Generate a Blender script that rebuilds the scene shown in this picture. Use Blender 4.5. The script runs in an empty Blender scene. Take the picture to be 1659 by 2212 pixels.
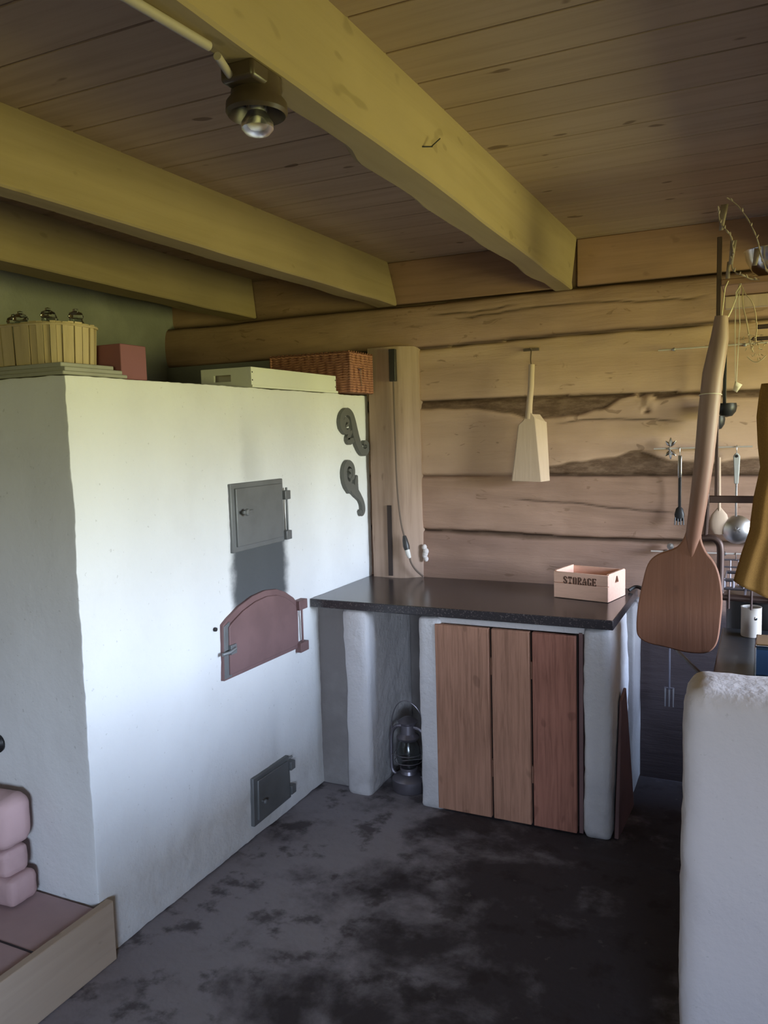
import bpy, math, random
from mathutils import Vector, noise, Matrix
random.seed(7)
S = bpy.context.scene
COL = S.collection
PI = math.pi

# ------------------------------------------------------------------ camera
H = 1.55
def cam_setup():
    cd = bpy.data.cameras.new('camera'); co = bpy.data.objects.new('camera', cd); COL.objects.link(co)
    ya, pi_, ro = math.radians(25.409), math.radians(5.535), math.radians(-1.517)
    f = Vector((-math.sin(ya)*math.cos(pi_), math.cos(ya)*math.cos(pi_), -math.sin(pi_)))
    r = f.cross(Vector((0, 0, 1))).normalized(); u = r.cross(f)
    c, s = math.cos(ro), math.sin(ro)
    r2 = c*r + s*u; u2 = -s*r + c*u
    M = Matrix((r2, u2, -f)).transposed().to_4x4(); M.translation = (0, 0, H)
    co.matrix_world = M
    cd.sensor_fit = 'VERTICAL'; cd.sensor_height = 24.0; cd.lens = 1736.9/2212*24.0
    cd.clip_start = 0.02
    S.camera = co
cam_setup()
S.view_settings.view_transform = 'Standard'; S.view_settings.look = 'None'
S.view_settings.gamma = 1.0; S.view_settings.use_curve_mapping = False
S.view_settings.exposure = -0.1

# ------------------------------------------------------------------ daylight: sky above, sunlit grass below
SKY = 37.0
w = bpy.data.worlds.new('world'); S.world = w; w.use_nodes = True
nt = w.node_tree; nt.nodes.clear()
tc = nt.nodes.new('ShaderNodeTexCoord'); sx = nt.nodes.new('ShaderNodeSeparateXYZ')
mr = nt.nodes.new('ShaderNodeMapRange'); mr.inputs['From Min'].default_value = -1; mr.inputs['From Max'].default_value = 1
cr = nt.nodes.new('ShaderNodeValToRGB'); bg = nt.nodes.new('ShaderNodeBackground'); wo = nt.nodes.new('ShaderNodeOutputWorld')
nt.links.new(tc.outputs['Generated'], sx.inputs[0]); nt.links.new(sx.outputs['Z'], mr.inputs['Value'])
nt.links.new(mr.outputs[0], cr.inputs[0]); nt.links.new(cr.outputs[0], bg.inputs[0]); nt.links.new(bg.outputs[0], wo.inputs[0])
m2 = nt.nodes.new('ShaderNodeMapRange')      # the sky is brighter on the sun's side of the house
m2.inputs['From Min'].default_value = -.2; m2.inputs['From Max'].default_value = .7
m2.inputs['To Min'].default_value = SKY*.26; m2.inputs['To Max'].default_value = SKY*2.3
nt.links.new(sx.outputs['X'], m2.inputs['Value']); nt.links.new(m2.outputs[0], bg.inputs[1])
e = cr.color_ramp.elements
e[0].position = 0.0; e[0].color = (.12, .12, .045, 1)
e[1].position = 1.0; e[1].color = (.34, .54, 1.0, 1)
for p, c in ((.47, (.31, .31, .105, 1)), (.505, (.46, .47, .36, 1)), (.55, (.70, .82, 1.0, 1)), (.7, (.46, .64, 1.0, 1))):
    q = e.new(p); q.color = c
WIN_R = (1.8, 3.15, .95, 1.90)     # y0 y1 z0 z1 of the window in the right wall
WIN_B = (.55, 1.85, .95, 1.80)     # x0 x1 z0 z1 of the window behind the camera
XR, YB = 2.0, -2.3
def portal(name, loc, rot, sx_, sy_):
    l = bpy.data.lights.new(name, 'AREA'); l.shape = 'RECTANGLE'; l.size = sx_; l.size_y = sy_
    l.cycles.is_portal = True
    o = bpy.data.objects.new(name, l); COL.objects.link(o); o.location = loc; o.rotation_euler = rot
portal('window_portal', (XR+.16, (WIN_R[0]+WIN_R[1])/2, (WIN_R[2]+WIN_R[3])/2), (0, PI/2, 0), WIN_R[3]-WIN_R[2]+.02, WIN_R[1]-WIN_R[0]+.02)
portal('window_portal_rear', ((WIN_B[0]+WIN_B[1])/2, YB-.16, (WIN_B[2]+WIN_B[3])/2), (-PI/2, 0, PI), WIN_B[1]-WIN_B[0]+.02, WIN_B[3]-WIN_B[2]+.02)

# ------------------------------------------------------------------ materials
def lk(nt, a, b): nt.links.new(a, b)
class Mat:
    def __init__(s, name, col, rough=.8, metal=0., spec=.3):
        s.m = bpy.data.materials.new(name); s.m.use_nodes = True; s.nt = s.m.node_tree
        s.b = s.nt.nodes['Principled BSDF']; s.b.inputs['Base Color'].default_value = (*col, 1)
        s.b.inputs['Roughness'].default_value = rough; s.b.inputs['Metallic'].default_value = metal
        s.b.inputs['Specular IOR Level'].default_value = spec
        s.col = None; s.c0 = col; s.h = None
    def n(s, t, **k):
        x = s.nt.nodes.new(t)
        for a, b in k.items(): setattr(x, a, b)
        return x
    def val(s, x): return x
    def coord(s, scale=(1, 1, 1)):
        g = s.n('ShaderNodeNewGeometry'); mp = s.n('ShaderNodeMapping'); mp.inputs['Scale'].default_value = scale
        lk(s.nt, g.outputs['Position'], mp.inputs[0]); return mp.outputs[0]
    def noise(s, scale, det=4, rough=.55, stretch=(1, 1, 1), dist=0.):
        x = s.n('ShaderNodeTexNoise'); x.inputs['Scale'].default_value = scale; x.inputs['Detail'].default_value = det
        x.inputs['Roughness'].default_value = rough; x.inputs['Distortion'].default_value = dist
        lk(s.nt, s.coord(stretch), x.inputs['Vector']); return x.outputs['Fac']
    def ramp(s, fac, a, b, lo=0., hi=1.):
        m = s.n('ShaderNodeMapRange'); m.interpolation_type = 'SMOOTHSTEP'
        m.inputs['From Min'].default_value = a; m.inputs['From Max'].default_value = b
        m.inputs['To Min'].default_value = lo; m.inputs['To Max'].default_value = hi
        lk(s.nt, fac, m.inputs['Value']); return m.outputs[0]
    def math(s, op, a, b=None):
        m = s.n('ShaderNodeMath', operation=op)
        for i, v in enumerate((a, b)):
            if v is None: continue
            if isinstance(v, (int, float)): m.inputs[i].default_value = v
            else: lk(s.nt, v, m.inputs[i])
        return m.outputs[0]
    def axis(s, k):
        g = s.n('ShaderNodeNewGeometry'); x = s.n('ShaderNodeSeparateXYZ'); lk(s.nt, g.outputs['Position'], x.inputs[0]); return x.outputs['XYZ'.index(k)]
    def attr(s, name):
        a = s.n('ShaderNodeAttribute', attribute_name=name); return a.outputs['Fac']
    def mix(s, fac, col):
        m = s.n('ShaderNodeMix', data_type='RGBA')
        if isinstance(fac, (int, float)): m.inputs[0].default_value = fac
        else: lk(s.nt, fac, m.inputs[0])
        if s.col is None: m.inputs[6].default_value = (*s.c0, 1)
        else: lk(s.nt, s.col, m.inputs[6])
        m.inputs[7].default_value = (*col, 1)
        s.col = m.outputs[2]; lk(s.nt, s.col, s.b.inputs['Base Color']); return s
    def bump(s, h, strength=.3, dist=.01):
        b = s.n('ShaderNodeBump'); b.inputs['Strength'].default_value = strength; b.inputs['Distance'].default_value = dist
        lk(s.nt, h, b.inputs['Height'])
        if s.h is not None: lk(s.nt, s.h, b.inputs['Normal'])
        s.h = b.outputs[0]; lk(s.nt, s.h, s.b.inputs['Normal']); return s

def plaster(name, col=(.80, .79, .77), soot=False, dirt=.35):
    m = Mat(name, col, .9, 0, .15)
    m.mix(m.ramp(m.noise(3.5, 5), .45, .75, 0, .22), (.58, .56, .53))
    z = m.axis('Z')
    low = m.math('MULTIPLY', m.ramp(z, .02, .30, 1, 0), m.ramp(m.noise(9, 5), .35, .65, .3, 1))
    m.mix(m.math('MULTIPLY', low, dirt*2), (.36, .34, .33))
    m.mix(m.math('MULTIPLY', m.ramp(m.noise(60, 3), .68, .74), .35), (.35, .33, .3))
    if soot:
        y = m.axis('Y'); nz = m.noise(14, 4)
        zz = m.math('ADD', z, m.math('MULTIPLY', m.math('SUBTRACT', nz, .5), .09))
        yy = m.math('ADD', y, m.math('MULTIPLY', m.math('SUBTRACT', nz, .5), .05))
        s1 = m.math('MULTIPLY', m.ramp(yy, 2.38, 2.435), m.ramp(yy, 2.75, 2.81, 1, 0))
        s1 = m.math('MULTIPLY', s1, m.math('MULTIPLY', m.ramp(z, .885, .93), m.ramp(z, 1.20, 1.30, 1, 0)))
        m.mix(m.math('MULTIPLY', s1, .96), (.062, .066, .070))
        s2 = m.math('MULTIPLY', m.ramp(yy, 2.47, 2.53), m.ramp(yy, 2.56, 2.68, 1, 0))
        s2 = m.math('MULTIPLY', s2, m.math('MULTIPLY', m.ramp(z, 1.36, 1.40), m.ramp(z, 1.45, 1.72, 1, 0)))
        m.mix(m.math('MULTIPLY', s2, .30), (.30, .29, .26))
        m.mix(m.math('MULTIPLY', m.math('MULTIPLY', m.ramp(z, .82, .86), m.ramp(z, .865, .90, 1, 0)), m.math('MULTIPLY', m.ramp(y, 2.93, 2.97), .0)), (.4, .4, .4))
    m.bump(m.noise(55, 5, .6), .35 if col[0] != .62 else .6, .006); m.bump(m.noise(9, 4), .35 if col[0] != .62 else .6, .02)
    return m.m
def wood(name, col, dark, axis='x', rough=.75, gs=1., spec=.2, amount=.6, knots=.5):
    m = Mat(name, col, rough, 0, spec)
    st = {'x': (1.2, 22, 22), 'y': (22, 1.2, 22), 'z': (22, 22, 1.2)}[axis]
    m.mix(m.ramp(m.noise(1.6*gs, 6, .6, st, .6), .35, .75, 0, amount), dark)
    m.mix(m.ramp(m.noise(2.2, 3), .4, .7, 0, .35), tuple(c*1.25 for c in col))
    k = {'x': (1, 2, 2), 'y': (2, 1, 2), 'z': (2, 2, 1)}[axis]
    m.mix(m.math('MULTIPLY', m.ramp(m.noise(9, 1, .5, k), .70, .76), knots), tuple(c*.6 for c in dark))
    m.bump(m.noise(2.2*gs, 5, .6, st), .3, .004)
    return m.m
def simple(name, col, rough=.6, metal=0., spec=.4, var=.2, bump=.2, scale=30):
    m = Mat(name, col, rough, metal, spec)
    if var: m.mix(m.ramp(m.noise(scale*.4, 4), .4, .7, 0, var), tuple(c*.45 for c in col))
    if bump: m.bump(m.noise(scale*2, 3), bump, .002)
    return m.m

M = {}
M['stove'] = plaster('whitewash_stove', (.74, .735, .72), True, .12)
M['white'] = plaster('whitewash_rough', (.62, .595, .60), False, .35)
M['range_white'] = plaster('whitewash_range', (.61, .55, .54), False, .15)
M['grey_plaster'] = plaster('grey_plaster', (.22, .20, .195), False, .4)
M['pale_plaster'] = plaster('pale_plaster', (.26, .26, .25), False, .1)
M['beam'] = wood('beam_wood', (.315, .235, .135), (.22, .16, .082), 'y', .8, .6, .15, .45, .35)
M['post'] = wood('post_wood', (.38, .27, .205), (.24, .16, .115), 'z', .85, 1, .1, .6, .4)
M['plank'] = wood('board_wood', (.42, .22, .145), (.20, .10, .062), 'z', .7, 2.4, .2, .75, .35)
M['plank_red'] = wood('red_board_wood', (.34, .145, .10), (.13, .055, .037), 'z', .7, 2.4, .2, .8, .35)
M['infill'] = wood('infill_wood', (.33, .195, .13), (.20, .115, .075), 'x', .85, 1, .1, .5, .3)
M['pale'] = wood('pale_wood', (.52, .39, .29), (.38, .27, .19), 'z', .7, 1.5, .2, .35, .2)
M['crate'] = wood('crate_wood', (.80, .50, .37), (.62, .38, .27), 'x', .75, 2, .2, .4, .2)
M['peel'] = wood('peel_wood', (.24, .105, .06), (.14, .06, .035), 'z', .6, 1., .3, .5, .4)
def peel_handle():
    m = Mat('peel_handle_wood', (.25, .115, .07), .5, 0, .35)
    m.mix(m.ramp(m.axis('Z'), 1.22, 1.62), (.32, .215, .175))
    m.mix(m.ramp(m.noise(1.4, 5, .6, (22, 22, 1.2)), .35, .75, 0, .5), (.15, .09, .07)); return m.m
M['peel_handle'] = peel_handle()
M['bench_board'] = wood('bench_board_wood', (.46, .36, .27), (.35, .26, .19), 'y', .8, .6, .15, .35, .9)
M['tile'] = simple('brown_clay', (.46, .32, .31), .7, 0, .3, .2, .3, 12)
M['brick'] = simple('pale_brick', (.55, .37, .36), .85, 0, .2, .3, .5, 14)
M['iron'] = simple('oven_iron', (.19, .195, .195), .5, .4, .5, .3, .4, 20)
M['rust'] = simple('rusty_iron', (.23, .135, .13), .6, .3, .4, .3, .4, 16)
M['black'] = simple('black_iron', (.02, .019, .02), .45, .3, .5, .1, .2, 30)
M['orn'] = simple('ornament_iron', (.14, .14, .13), .6, .3, .4, .1, .2, 30)
M['chrome'] = simple('chrome', (.62, .60, .58), .22, 1., .5, .15, .1, 20)
M['steel'] = simple('brushed_steel', (.62, .60, .59), .36, 1., .5, .2, .1, 20)
M['rail'] = simple('bright_rail', (.62, .56, .50), .4, .3, .6, 0, 0)
M['darksteel'] = simple('dark_steel', (.26, .24, .27), .38, .8, .5, .2, .1, 20)
M['rack'] = simple('rack_iron', (.075, .045, .038), .5, .5, .5, .2, .1, 20)
M['black_plastic'] = simple('black_plastic', (.03, .028, .026), .4, 0, .5, 0, 0)
M['brown_plastic'] = simple('brown_bakelite', (.055, .036, .025), .4, 0, .5, 0, 0)
M['white_plastic'] = simple('white_plastic', (.66, .62, .56), .45, 0, .4, 0, 0)
M['conduit'] = simple('grey_conduit', (.36, .30, .26), .6, 0, .3, .1, 0)
M['cable'] = simple('brown_cable', (.14, .10, .075), .6, 0, .3, 0, 0)
M['foam'] = simple('foam', (.66, .60, .56), .9, 0, .1, .2, .6, 40)
M['tray'] = simple('tray_paint', (.74, .74, .66), .6, 0, .3, .06, .1, 10)
M['red'] = simple('dark_red_card', (.25, .10, .12), .7, 0, .3, .1, 0)
M['mag'] = simple('grey_card', (.36, .35, .31), .7, 0, .3, .3, .1, 12)
M['string'] = simple('string', (.66, .60, .46), .9, 0, .1, 0, 0)
M['twig'] = simple('twig', (.30, .235, .20), .85, 0, .2, .3, .3, 60)
M['herb'] = simple('dry_herb', (.50, .40, .28), .9, 0, .1, .3, 0, 60)
M['tin'] = simple('cream_tin', (.50, .44, .38), .5, 0, .5, .1, 0)
M['bluetin'] = simple('blue_tin', (.06, .13, .26), .18, .6, .6, 0, 0)
M['ink'] = simple('stencil_ink', (.13, .07, .05), .8, 0, .1, 0, 0)
def cloth_mat():
    m = Mat('ochre_cloth', (.21, .11, .032), .9, 0, .1)
    m.mix(m.ramp(m.noise(400, 1), .4, .7, 0, .3), (.34, .2, .05)); m.bump(m.noise(500, 2), .25, .001); return m.m
M['cloth'] = cloth_mat()
def granite():
    m = Mat('granite', (.035, .030, .032), .22, 0, .6)
    m.mix(m.ramp(m.noise(190, 2), .58, .66, 0, .6), (.16, .13, .12)); return m.m
M['granite'] = granite()
def cooktop():
    m = Mat('cooktop_iron', (.028, .03, .036), .28, .2, .5); m.bump(m.noise(30, 3), .15, .002); return m.m
M['cooktop'] = cooktop()
def glass(name, r=.02, tint=(1, 1, 1)):
    m = Mat(name, tint, r, 0, .5); m.b.inputs['Transmission Weight'].default_value = 1.0; m.b.inputs['IOR'].default_value = 1.45; return m.m
M['glass'] = glass('clear_glass'); M['green_glass'] = glass('dusty_glass', .15, (.72, .76, .76))
def wicker():
    m = Mat('wicker', (.48, .22, .15), .7, 0, .3)
    a = m.n('ShaderNodeTexWave', wave_type='BANDS', bands_direction='Z'); a.inputs['Scale'].default_value = 28; a.inputs['Distortion'].default_value = 2; a.inputs['Detail'].default_value = 2
    lk(m.nt, m.coord(), a.inputs['Vector']); m.mix(m.ramp(a.outputs['Fac'], .3, .8, 0, .7), (.22, .09, .06))
    m.bump(a.outputs['Fac'], .6, .01); return m.m
M['wicker'] = wicker()
def chip():
    m = Mat('chip_wood', (.54, .42, .26), .7, 0, .2)
    m.mix(m.ramp(m.noise(7, 4, .6, (4, 4, .5)), .35, .7, 0, .6), (.36, .27, .16)); return m.m
M['chip'] = chip()
def logmat():
    m = Mat('hewn_log', (.42, .265, .185), .85, 0, .12)
    m.mix(m.ramp(m.noise(1.5, 6, .65, (1.0, 9, 9), .8), .35, .72, 0, .6), (.27, .17, .12))
    m.mix(m.ramp(m.noise(2.0, 4, .6), .45, .7, 0, .45), (.50, .33, .245))
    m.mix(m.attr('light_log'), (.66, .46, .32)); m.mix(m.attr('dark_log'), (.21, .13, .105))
    m.mix(m.math('MULTIPLY', m.ramp(m.noise(11, 2, .5, (1, 2.4, 2.4), 1.), .66, .73), .5), (.17, .10, .06))
    m.mix(m.math('MULTIPLY', m.attr('bark'), m.ramp(m.noise(16, 5, .7, (1, 3, 3)), .3, .65, .75, 1)), (.13, .08, .052))
    m.mix(m.math('MULTIPLY', m.attr('crack'), .9), (.05, .03, .02))
    m.mix(m.attr('lower_dark'), (.065, .048, .047))  # log wall turned dark brown below counter height
    m.bump(m.noise(2.2, 6, .7, (1.5, 14, 14), .5), .5, .012); m.bump(m.noise(9, 4), .3, .01)
    return m.m
M['log'] = logmat()
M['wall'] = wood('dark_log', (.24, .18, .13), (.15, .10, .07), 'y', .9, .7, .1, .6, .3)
def ceilmat():
    m = Mat('ceiling_board', (.40, .29, .205), .8, 0, .15)
    q = m.math('FLOOR', m.math('DIVIDE', m.math('ADD', m.axis('Y'), 2.3), .172))
    wn = m.n('ShaderNodeTexWhiteNoise', noise_dimensions='1D'); lk(m.nt, q, wn.inputs['W'])
    m.mix(m.ramp(wn.outputs['Value'], 0, 1, 0, .5), (.31, .22, .155))
    m.mix(m.ramp(m.noise(1.5, 6, .6, (1.0, 26, 10), .4), .4, .75, 0, .5), (.26, .18, .125))
    m.mix(m.math('MULTIPLY', m.ramp(m.noise(8, 1, .5, (1, 1.8, 1)), .715, .75), .75), (.13, .08, .05))
    m.bump(m.noise(2, 5, .6, (1, 20, 10)), .25, .004); return m.m
M['ceil'] = ceilmat()
def floormat():
    m = Mat('clay_floor', (.046, .037, .040), .75, 0, .3)
    side_shade = m.math('MULTIPLY', m.ramp(m.axis('X'), -1.75, -.45, .19, -.16), 1.0)      # shade towards the range painted in: pale along the stove, dark at right
    m.mix(m.ramp(m.math('ADD', m.noise(3.2, 6, .62, (1, 1, 1), .15), side_shade), .38, .66), (.27, .245, .26))
    m.mix(m.math('MULTIPLY', m.ramp(m.noise(7.5, 5, .6), .52, .66), .7), (.026, .018, .018))
    m.mix(m.math('MULTIPLY', m.ramp(m.noise(22, 3), .66, .72), .4), (.14, .12, .11))
    m.bump(m.noise(18, 5), .4, .008); return m.m
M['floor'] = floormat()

# ------------------------------------------------------------------ mesh building
WORLD = {}
def wl(o): return WORLD.get(o.name, Vector((0, 0, 0)))
class MB:
    def __init__(s): s.v = []; s.f = []
    def add(s, vs, fs):
        o = len(s.v); s.v += [Vector(v) for v in vs]; s.f += [[i+o for i in f] for f in fs]; return s
    def box(s, x0, x1, y0, y1, z0, z1):
        v = [(x, y, z) for x in (x0, x1) for y in (y0, y1) for z in (z0, z1)]
        return s.add(v, [(0, 1, 3, 2), (4, 6, 7, 5), (0, 4, 5, 1), (2, 3, 7, 6), (0, 2, 6, 4), (1, 5, 7, 3)])
    def hexa(s, b, t):   # four bottom, four top points (counter-clockwise)
        return s.add(list(b)+list(t), [(3, 2, 1, 0), (4, 5, 6, 7), (0, 1, 5, 4), (1, 2, 6, 5), (2, 3, 7, 6), (3, 0, 4, 7)])
    def tube(s, pts, r, n=10, cap=True, flat=None):
        pts = [Vector(p) for p in pts]; m = len(pts)
        rs = r if isinstance(r, (list, tuple)) else [r]*m
        vs = []; ref = None
        for i, p in enumerate(pts):
            t = (pts[min(i+1, m-1)]-pts[max(i-1, 0)]).normalized()
            if ref is None: ref = Vector((0, 0, 1)) if abs(t.z) < .9 else Vector((1, 0, 0))
            a = t.cross(ref).normalized(); b = a.cross(t).normalized(); ref = b
            for k in range(n):
                th = 2*PI*k/n; vs.append(p + rs[i]*(math.cos(th)*a + math.sin(th)*b))
        fs = [(i*n+k, i*n+(k+1) % n, (i+1)*n+(k+1) % n, (i+1)*n+k) for i in range(m-1) for k in range(n)]
        if cap: fs += [tuple(range(n-1, -1, -1)), tuple((m-1)*n+k for k in range(n))]
        return s.add(vs, fs)
    def lathe(s, prof, c, n=24, sx=1., sy=1., axis='z'):
        vs = []; m = len(prof)
        for r, z in prof:
            for k in range(n):
                th = 2*PI*k/n; a, b = r*math.cos(th)*sx, r*math.sin(th)*sy
                p = {'z': (a, b, z), 'y': (a, z, b), 'x': (z, a, b)}[axis]
                vs.append((c[0]+p[0], c[1]+p[1], c[2]+p[2]))
        fs = [(i*n+k, i*n+(k+1) % n, (i+1)*n+(k+1) % n, (i+1)*n+k) for i in range(m-1) for k in range(n)]
        if prof[0][0] > 1e-5: fs.append(tuple(range(n-1, -1, -1)))
        if prof[-1][0] > 1e-5: fs.append(tuple((m-1)*n+k for k in range(n)))
        return s.add(vs, fs)
    def prism(s, out, ax, a, b):    # outline in the plane normal to ax, extruded a..b
        def P(u, v, d): return {'x': (d, u, v), 'y': (u, d, v), 'z': (u, v, d)}[ax]
        n = len(out); vs = [P(u, v, a) for u, v in out]+[P(u, v, b) for u, v in out]
        return s.add(vs, [tuple(range(n-1, -1, -1)), tuple(range(n, 2*n))]+[(i, (i+1) % n, n+(i+1) % n, n+i) for i in range(n)])
    def ribbon(s, pts, ws, ax, a, b):
        pts = smooth(pts, 4); m = len(pts); ws = [ws[0]+(0)]*1 if False else ws
        L = []; Rr = []
        for i, p in enumerate(pts):
            q0 = pts[max(i-1, 0)]; q1 = pts[min(i+1, m-1)]
            dx, dy = q1[0]-q0[0], q1[1]-q0[1]; d = math.hypot(dx, dy) or 1
            t = i/(m-1)*(len(ws)-1); k = min(int(t), len(ws)-2); wd = ws[k]*(1-(t-k))+ws[k+1]*(t-k)
            L.append((p[0]-dy/d*wd/2, p[1]+dx/d*wd/2)); Rr.append((p[0]+dy/d*wd/2, p[1]-dx/d*wd/2))
        for i in range(m-1):
            s.prism([L[i], L[i+1], Rr[i+1], Rr[i]], ax, a, b)
        return s
    def blob(s, x0, x1, y0, y1, z0, z1, res=.04, r=.02, amp=.004, f=6., seed=0):
        """box with rounded, slightly wavy sides"""
        lo = Vector((x0, y0, z0)); hi = Vector((x1, y1, z1)); r = min(r, (hi-lo)[0]/2*.98, (hi-lo)[1]/2*.98, (hi-lo)[2]/2*.98)
        ilo = lo+Vector((r, r, r)); ihi = hi-Vector((r, r, r))
        def ticks(a, b):
            n = max(2, int((b-a)/res)); t = [a+(b-a)*i/n for i in range(n+1)]
            ex = [a+r*.3, a+r, b-r, b-r*.3]
            return sorted(set(round(x, 5) for x in t+ex if a <= x <= b))
        T = [ticks(lo[i], hi[i]) for i in range(3)]; idx = {}
        def vert(p):
            k = tuple(round(c, 4) for c in p)
            if k not in idx:
                q = Vector(p); c = Vector([min(max(q[i], ilo[i]), ihi[i]) for i in range(3)]); d = q-c
                if d.length > 1e-6: q = c+d.normalized()*r
                nv = noise.noise_vector((q+Vector((seed, seed*2, 0)))*f)*amp + noise.noise_vector((q+Vector((seed, 5, 0)))*f*4)*amp*.45 + noise.noise_vector((q+Vector((1, 5, seed)))*f*9)*amp*.4
                s.v.append(q+nv); idx[k] = len(s.v)-1
            return idx[k]
        for ax in range(3):
            u, v = [(1, 2), (2, 0), (0, 1)][ax]
            for side, val in ((0, lo[ax]), (1, hi[ax])):
                for i in range(len(T[u])-1):
                    for j in range(len(T[v])-1):
                        q = []
                        for a, b in ((i, j), (i+1, j), (i+1, j+1), (i, j+1)):
                            p = [0, 0, 0]; p[ax] = val; p[u] = T[u][a]; p[v] = T[v][b]; q.append(vert(p))
                        s.f.append(q if side else q[::-1])
        return s
    def build(s, name, mat, parent=None, sm=True, bevel=0, ang=35, solid=0, rot=None):
        if rot:          # (centre, z angle)
            c, a = Vector(rot[0]), rot[1]; R = Matrix.Rotation(a, 3, 'Z')
            s.v = [R@(v-c)+c for v in s.v]
        if parent is not None: org = wl(parent)
        else:
            xs = [v.x for v in s.v]; ys = [v.y for v in s.v]; zs = [v.z for v in s.v]
            org = Vector(((min(xs)+max(xs))/2, (min(ys)+max(ys))/2, min(zs)))
        me = bpy.data.meshes.new(name); me.from_pydata([v-org for v in s.v], [], s.f); me.update()
        o = bpy.data.objects.new(name, me); COL.objects.link(o); me.materials.append(mat)
        if sm:
            me.polygons.foreach_set('use_smooth', [True]*len(me.polygons))
            try: me.set_sharp_from_angle(angle=math.radians(ang))
            except Exception: pass
        if parent is not None: o.parent = parent; WORLD[o.name] = org
        else: o.location = org; WORLD[o.name] = org
        if solid:
            q = o.modifiers.new('thickness', 'SOLIDIFY'); q.thickness = solid; q.offset = 0
        if bevel:
            q = o.modifiers.new('bevel', 'BEVEL'); q.width = bevel; q.segments = 2; q.limit_method = 'ANGLE'; q.angle_limit = math.radians(40)
        return o
def smooth(p, k=6):
    if len(p) < 3: return list(p)
    D = len(p[0]); out = []; P_ = [p[0]]+list(p)+[p[-1]]
    for i in range(1, len(P_)-2):
        for j in range(k):
            t = j/k; out.append(tuple(.5*(2*P_[i][d]+(P_[i+1][d]-P_[i-1][d])*t+(2*P_[i-1][d]-5*P_[i][d]+4*P_[i+1][d]-P_[i+2][d])*t*t+(3*P_[i][d]-P_[i-1][d]-3*P_[i+1][d]+P_[i+2][d])*t**3) for d in range(D)))
    out.append(tuple(p[-1])); return out
def tag(o, label=None, cat=None, group=None, kind=None):
    if label: o['label'] = label
    if cat: o['category'] = cat
    if group: o['group'] = group
    if kind: o['kind'] = kind
    return o
def thing(name, loc, label, cat, group=None):
    o = bpy.data.objects.new(name, None); COL.objects.link(o); o.location = loc; o.empty_display_size = .05
    WORLD[o.name] = Vector(loc); return tag(o, label, cat, group)
def struct(o, label=None): o['kind'] = 'structure'; o['label'] = label or o.name.replace('_', ' '); return o

# ================================================================== SETTING
W = 3.60; ZC = 2.365; XL = -3.0
b = MB()                     # floor, gently uneven
nx, ny = 52, 60
for j in range(ny+1):
    for i in range(nx+1):
        x = XL-.1+(XR-XL+.2)*i/nx; y = YB-.1+(W+.2-YB+.1)*j/ny
        b.v.append(Vector((x, y, noise.noise(Vector((x*2.5, y*2.5, 0)))*.003-.002)))
for j in range(ny):
    for i in range(nx): a = j*(nx+1)+i; b.f.append([a, a+1, a+nx+2, a+nx+1])
o = struct(b.build('floor', M['floor']), 'dark trodden clay floor with paler worn patches, shade towards the range painted into its colour'); 

# ceiling boards with grooves, laid parallel to the log wall
prof = []; pw = .172; y = YB
while y < W+.1:
    prof += [(y, ZC+.008), (y+.004, ZC), (y+pw-.004, ZC)]
    y += pw
prof.append((y, ZC+.008)); yend = y
out = prof+[(yend, ZC+.06), (YB, ZC+.06)]
struct(MB().prism(out, 'x', XL-.15, XR+.15).build('ceiling', M['ceil'], ang=10), 'brown board ceiling between the beams')

# back log wall
def seam_lines(x):
    n = noise.noise(Vector((x*1.7, 3.1, 0)))*.006 + noise.noise(Vector((x*6, 9.1, 0)))*.002
    t = (x+1.5)/1.0
    return [2.158+n, 1.955+.009*t+n, 1.702-.010*t+n*.6, 1.345+.0*t+n*.5, 1.083-.014*t-.012*math.exp(-((x+.75)/.3)**2)+n, .79+n]
def sstep(a, b_, v):
    t = max(0., min(1., (v-a)/(b_-a))); return t*t*(3-2*t)
def interp(x, pts):
    if x <= pts[0][0]: return pts[0][1]
    for (a, va), (b_, vb) in zip(pts, pts[1:]):
        if x <= b_: return va+(vb-va)*sstep(a, b_, x)
    return pts[-1][1]
CR = [((-1.07, 1.235), (-.8, 1.222), (-.55, 1.198), (-.42, 1.187), (-.30, 1.18)),
      ((-.86, 1.576), (-.70, 1.590), (-.5, 1.585), (-.3, 1.57)),
      ((-1.3, 2.072), (-.9, 2.09), (-.7, 2.088), (-.4, 2.07), (-.2, 2.066)),
      ((-1.45, 2.10), (-1.2, 2.095), (-1.0, 2.112))]
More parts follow.
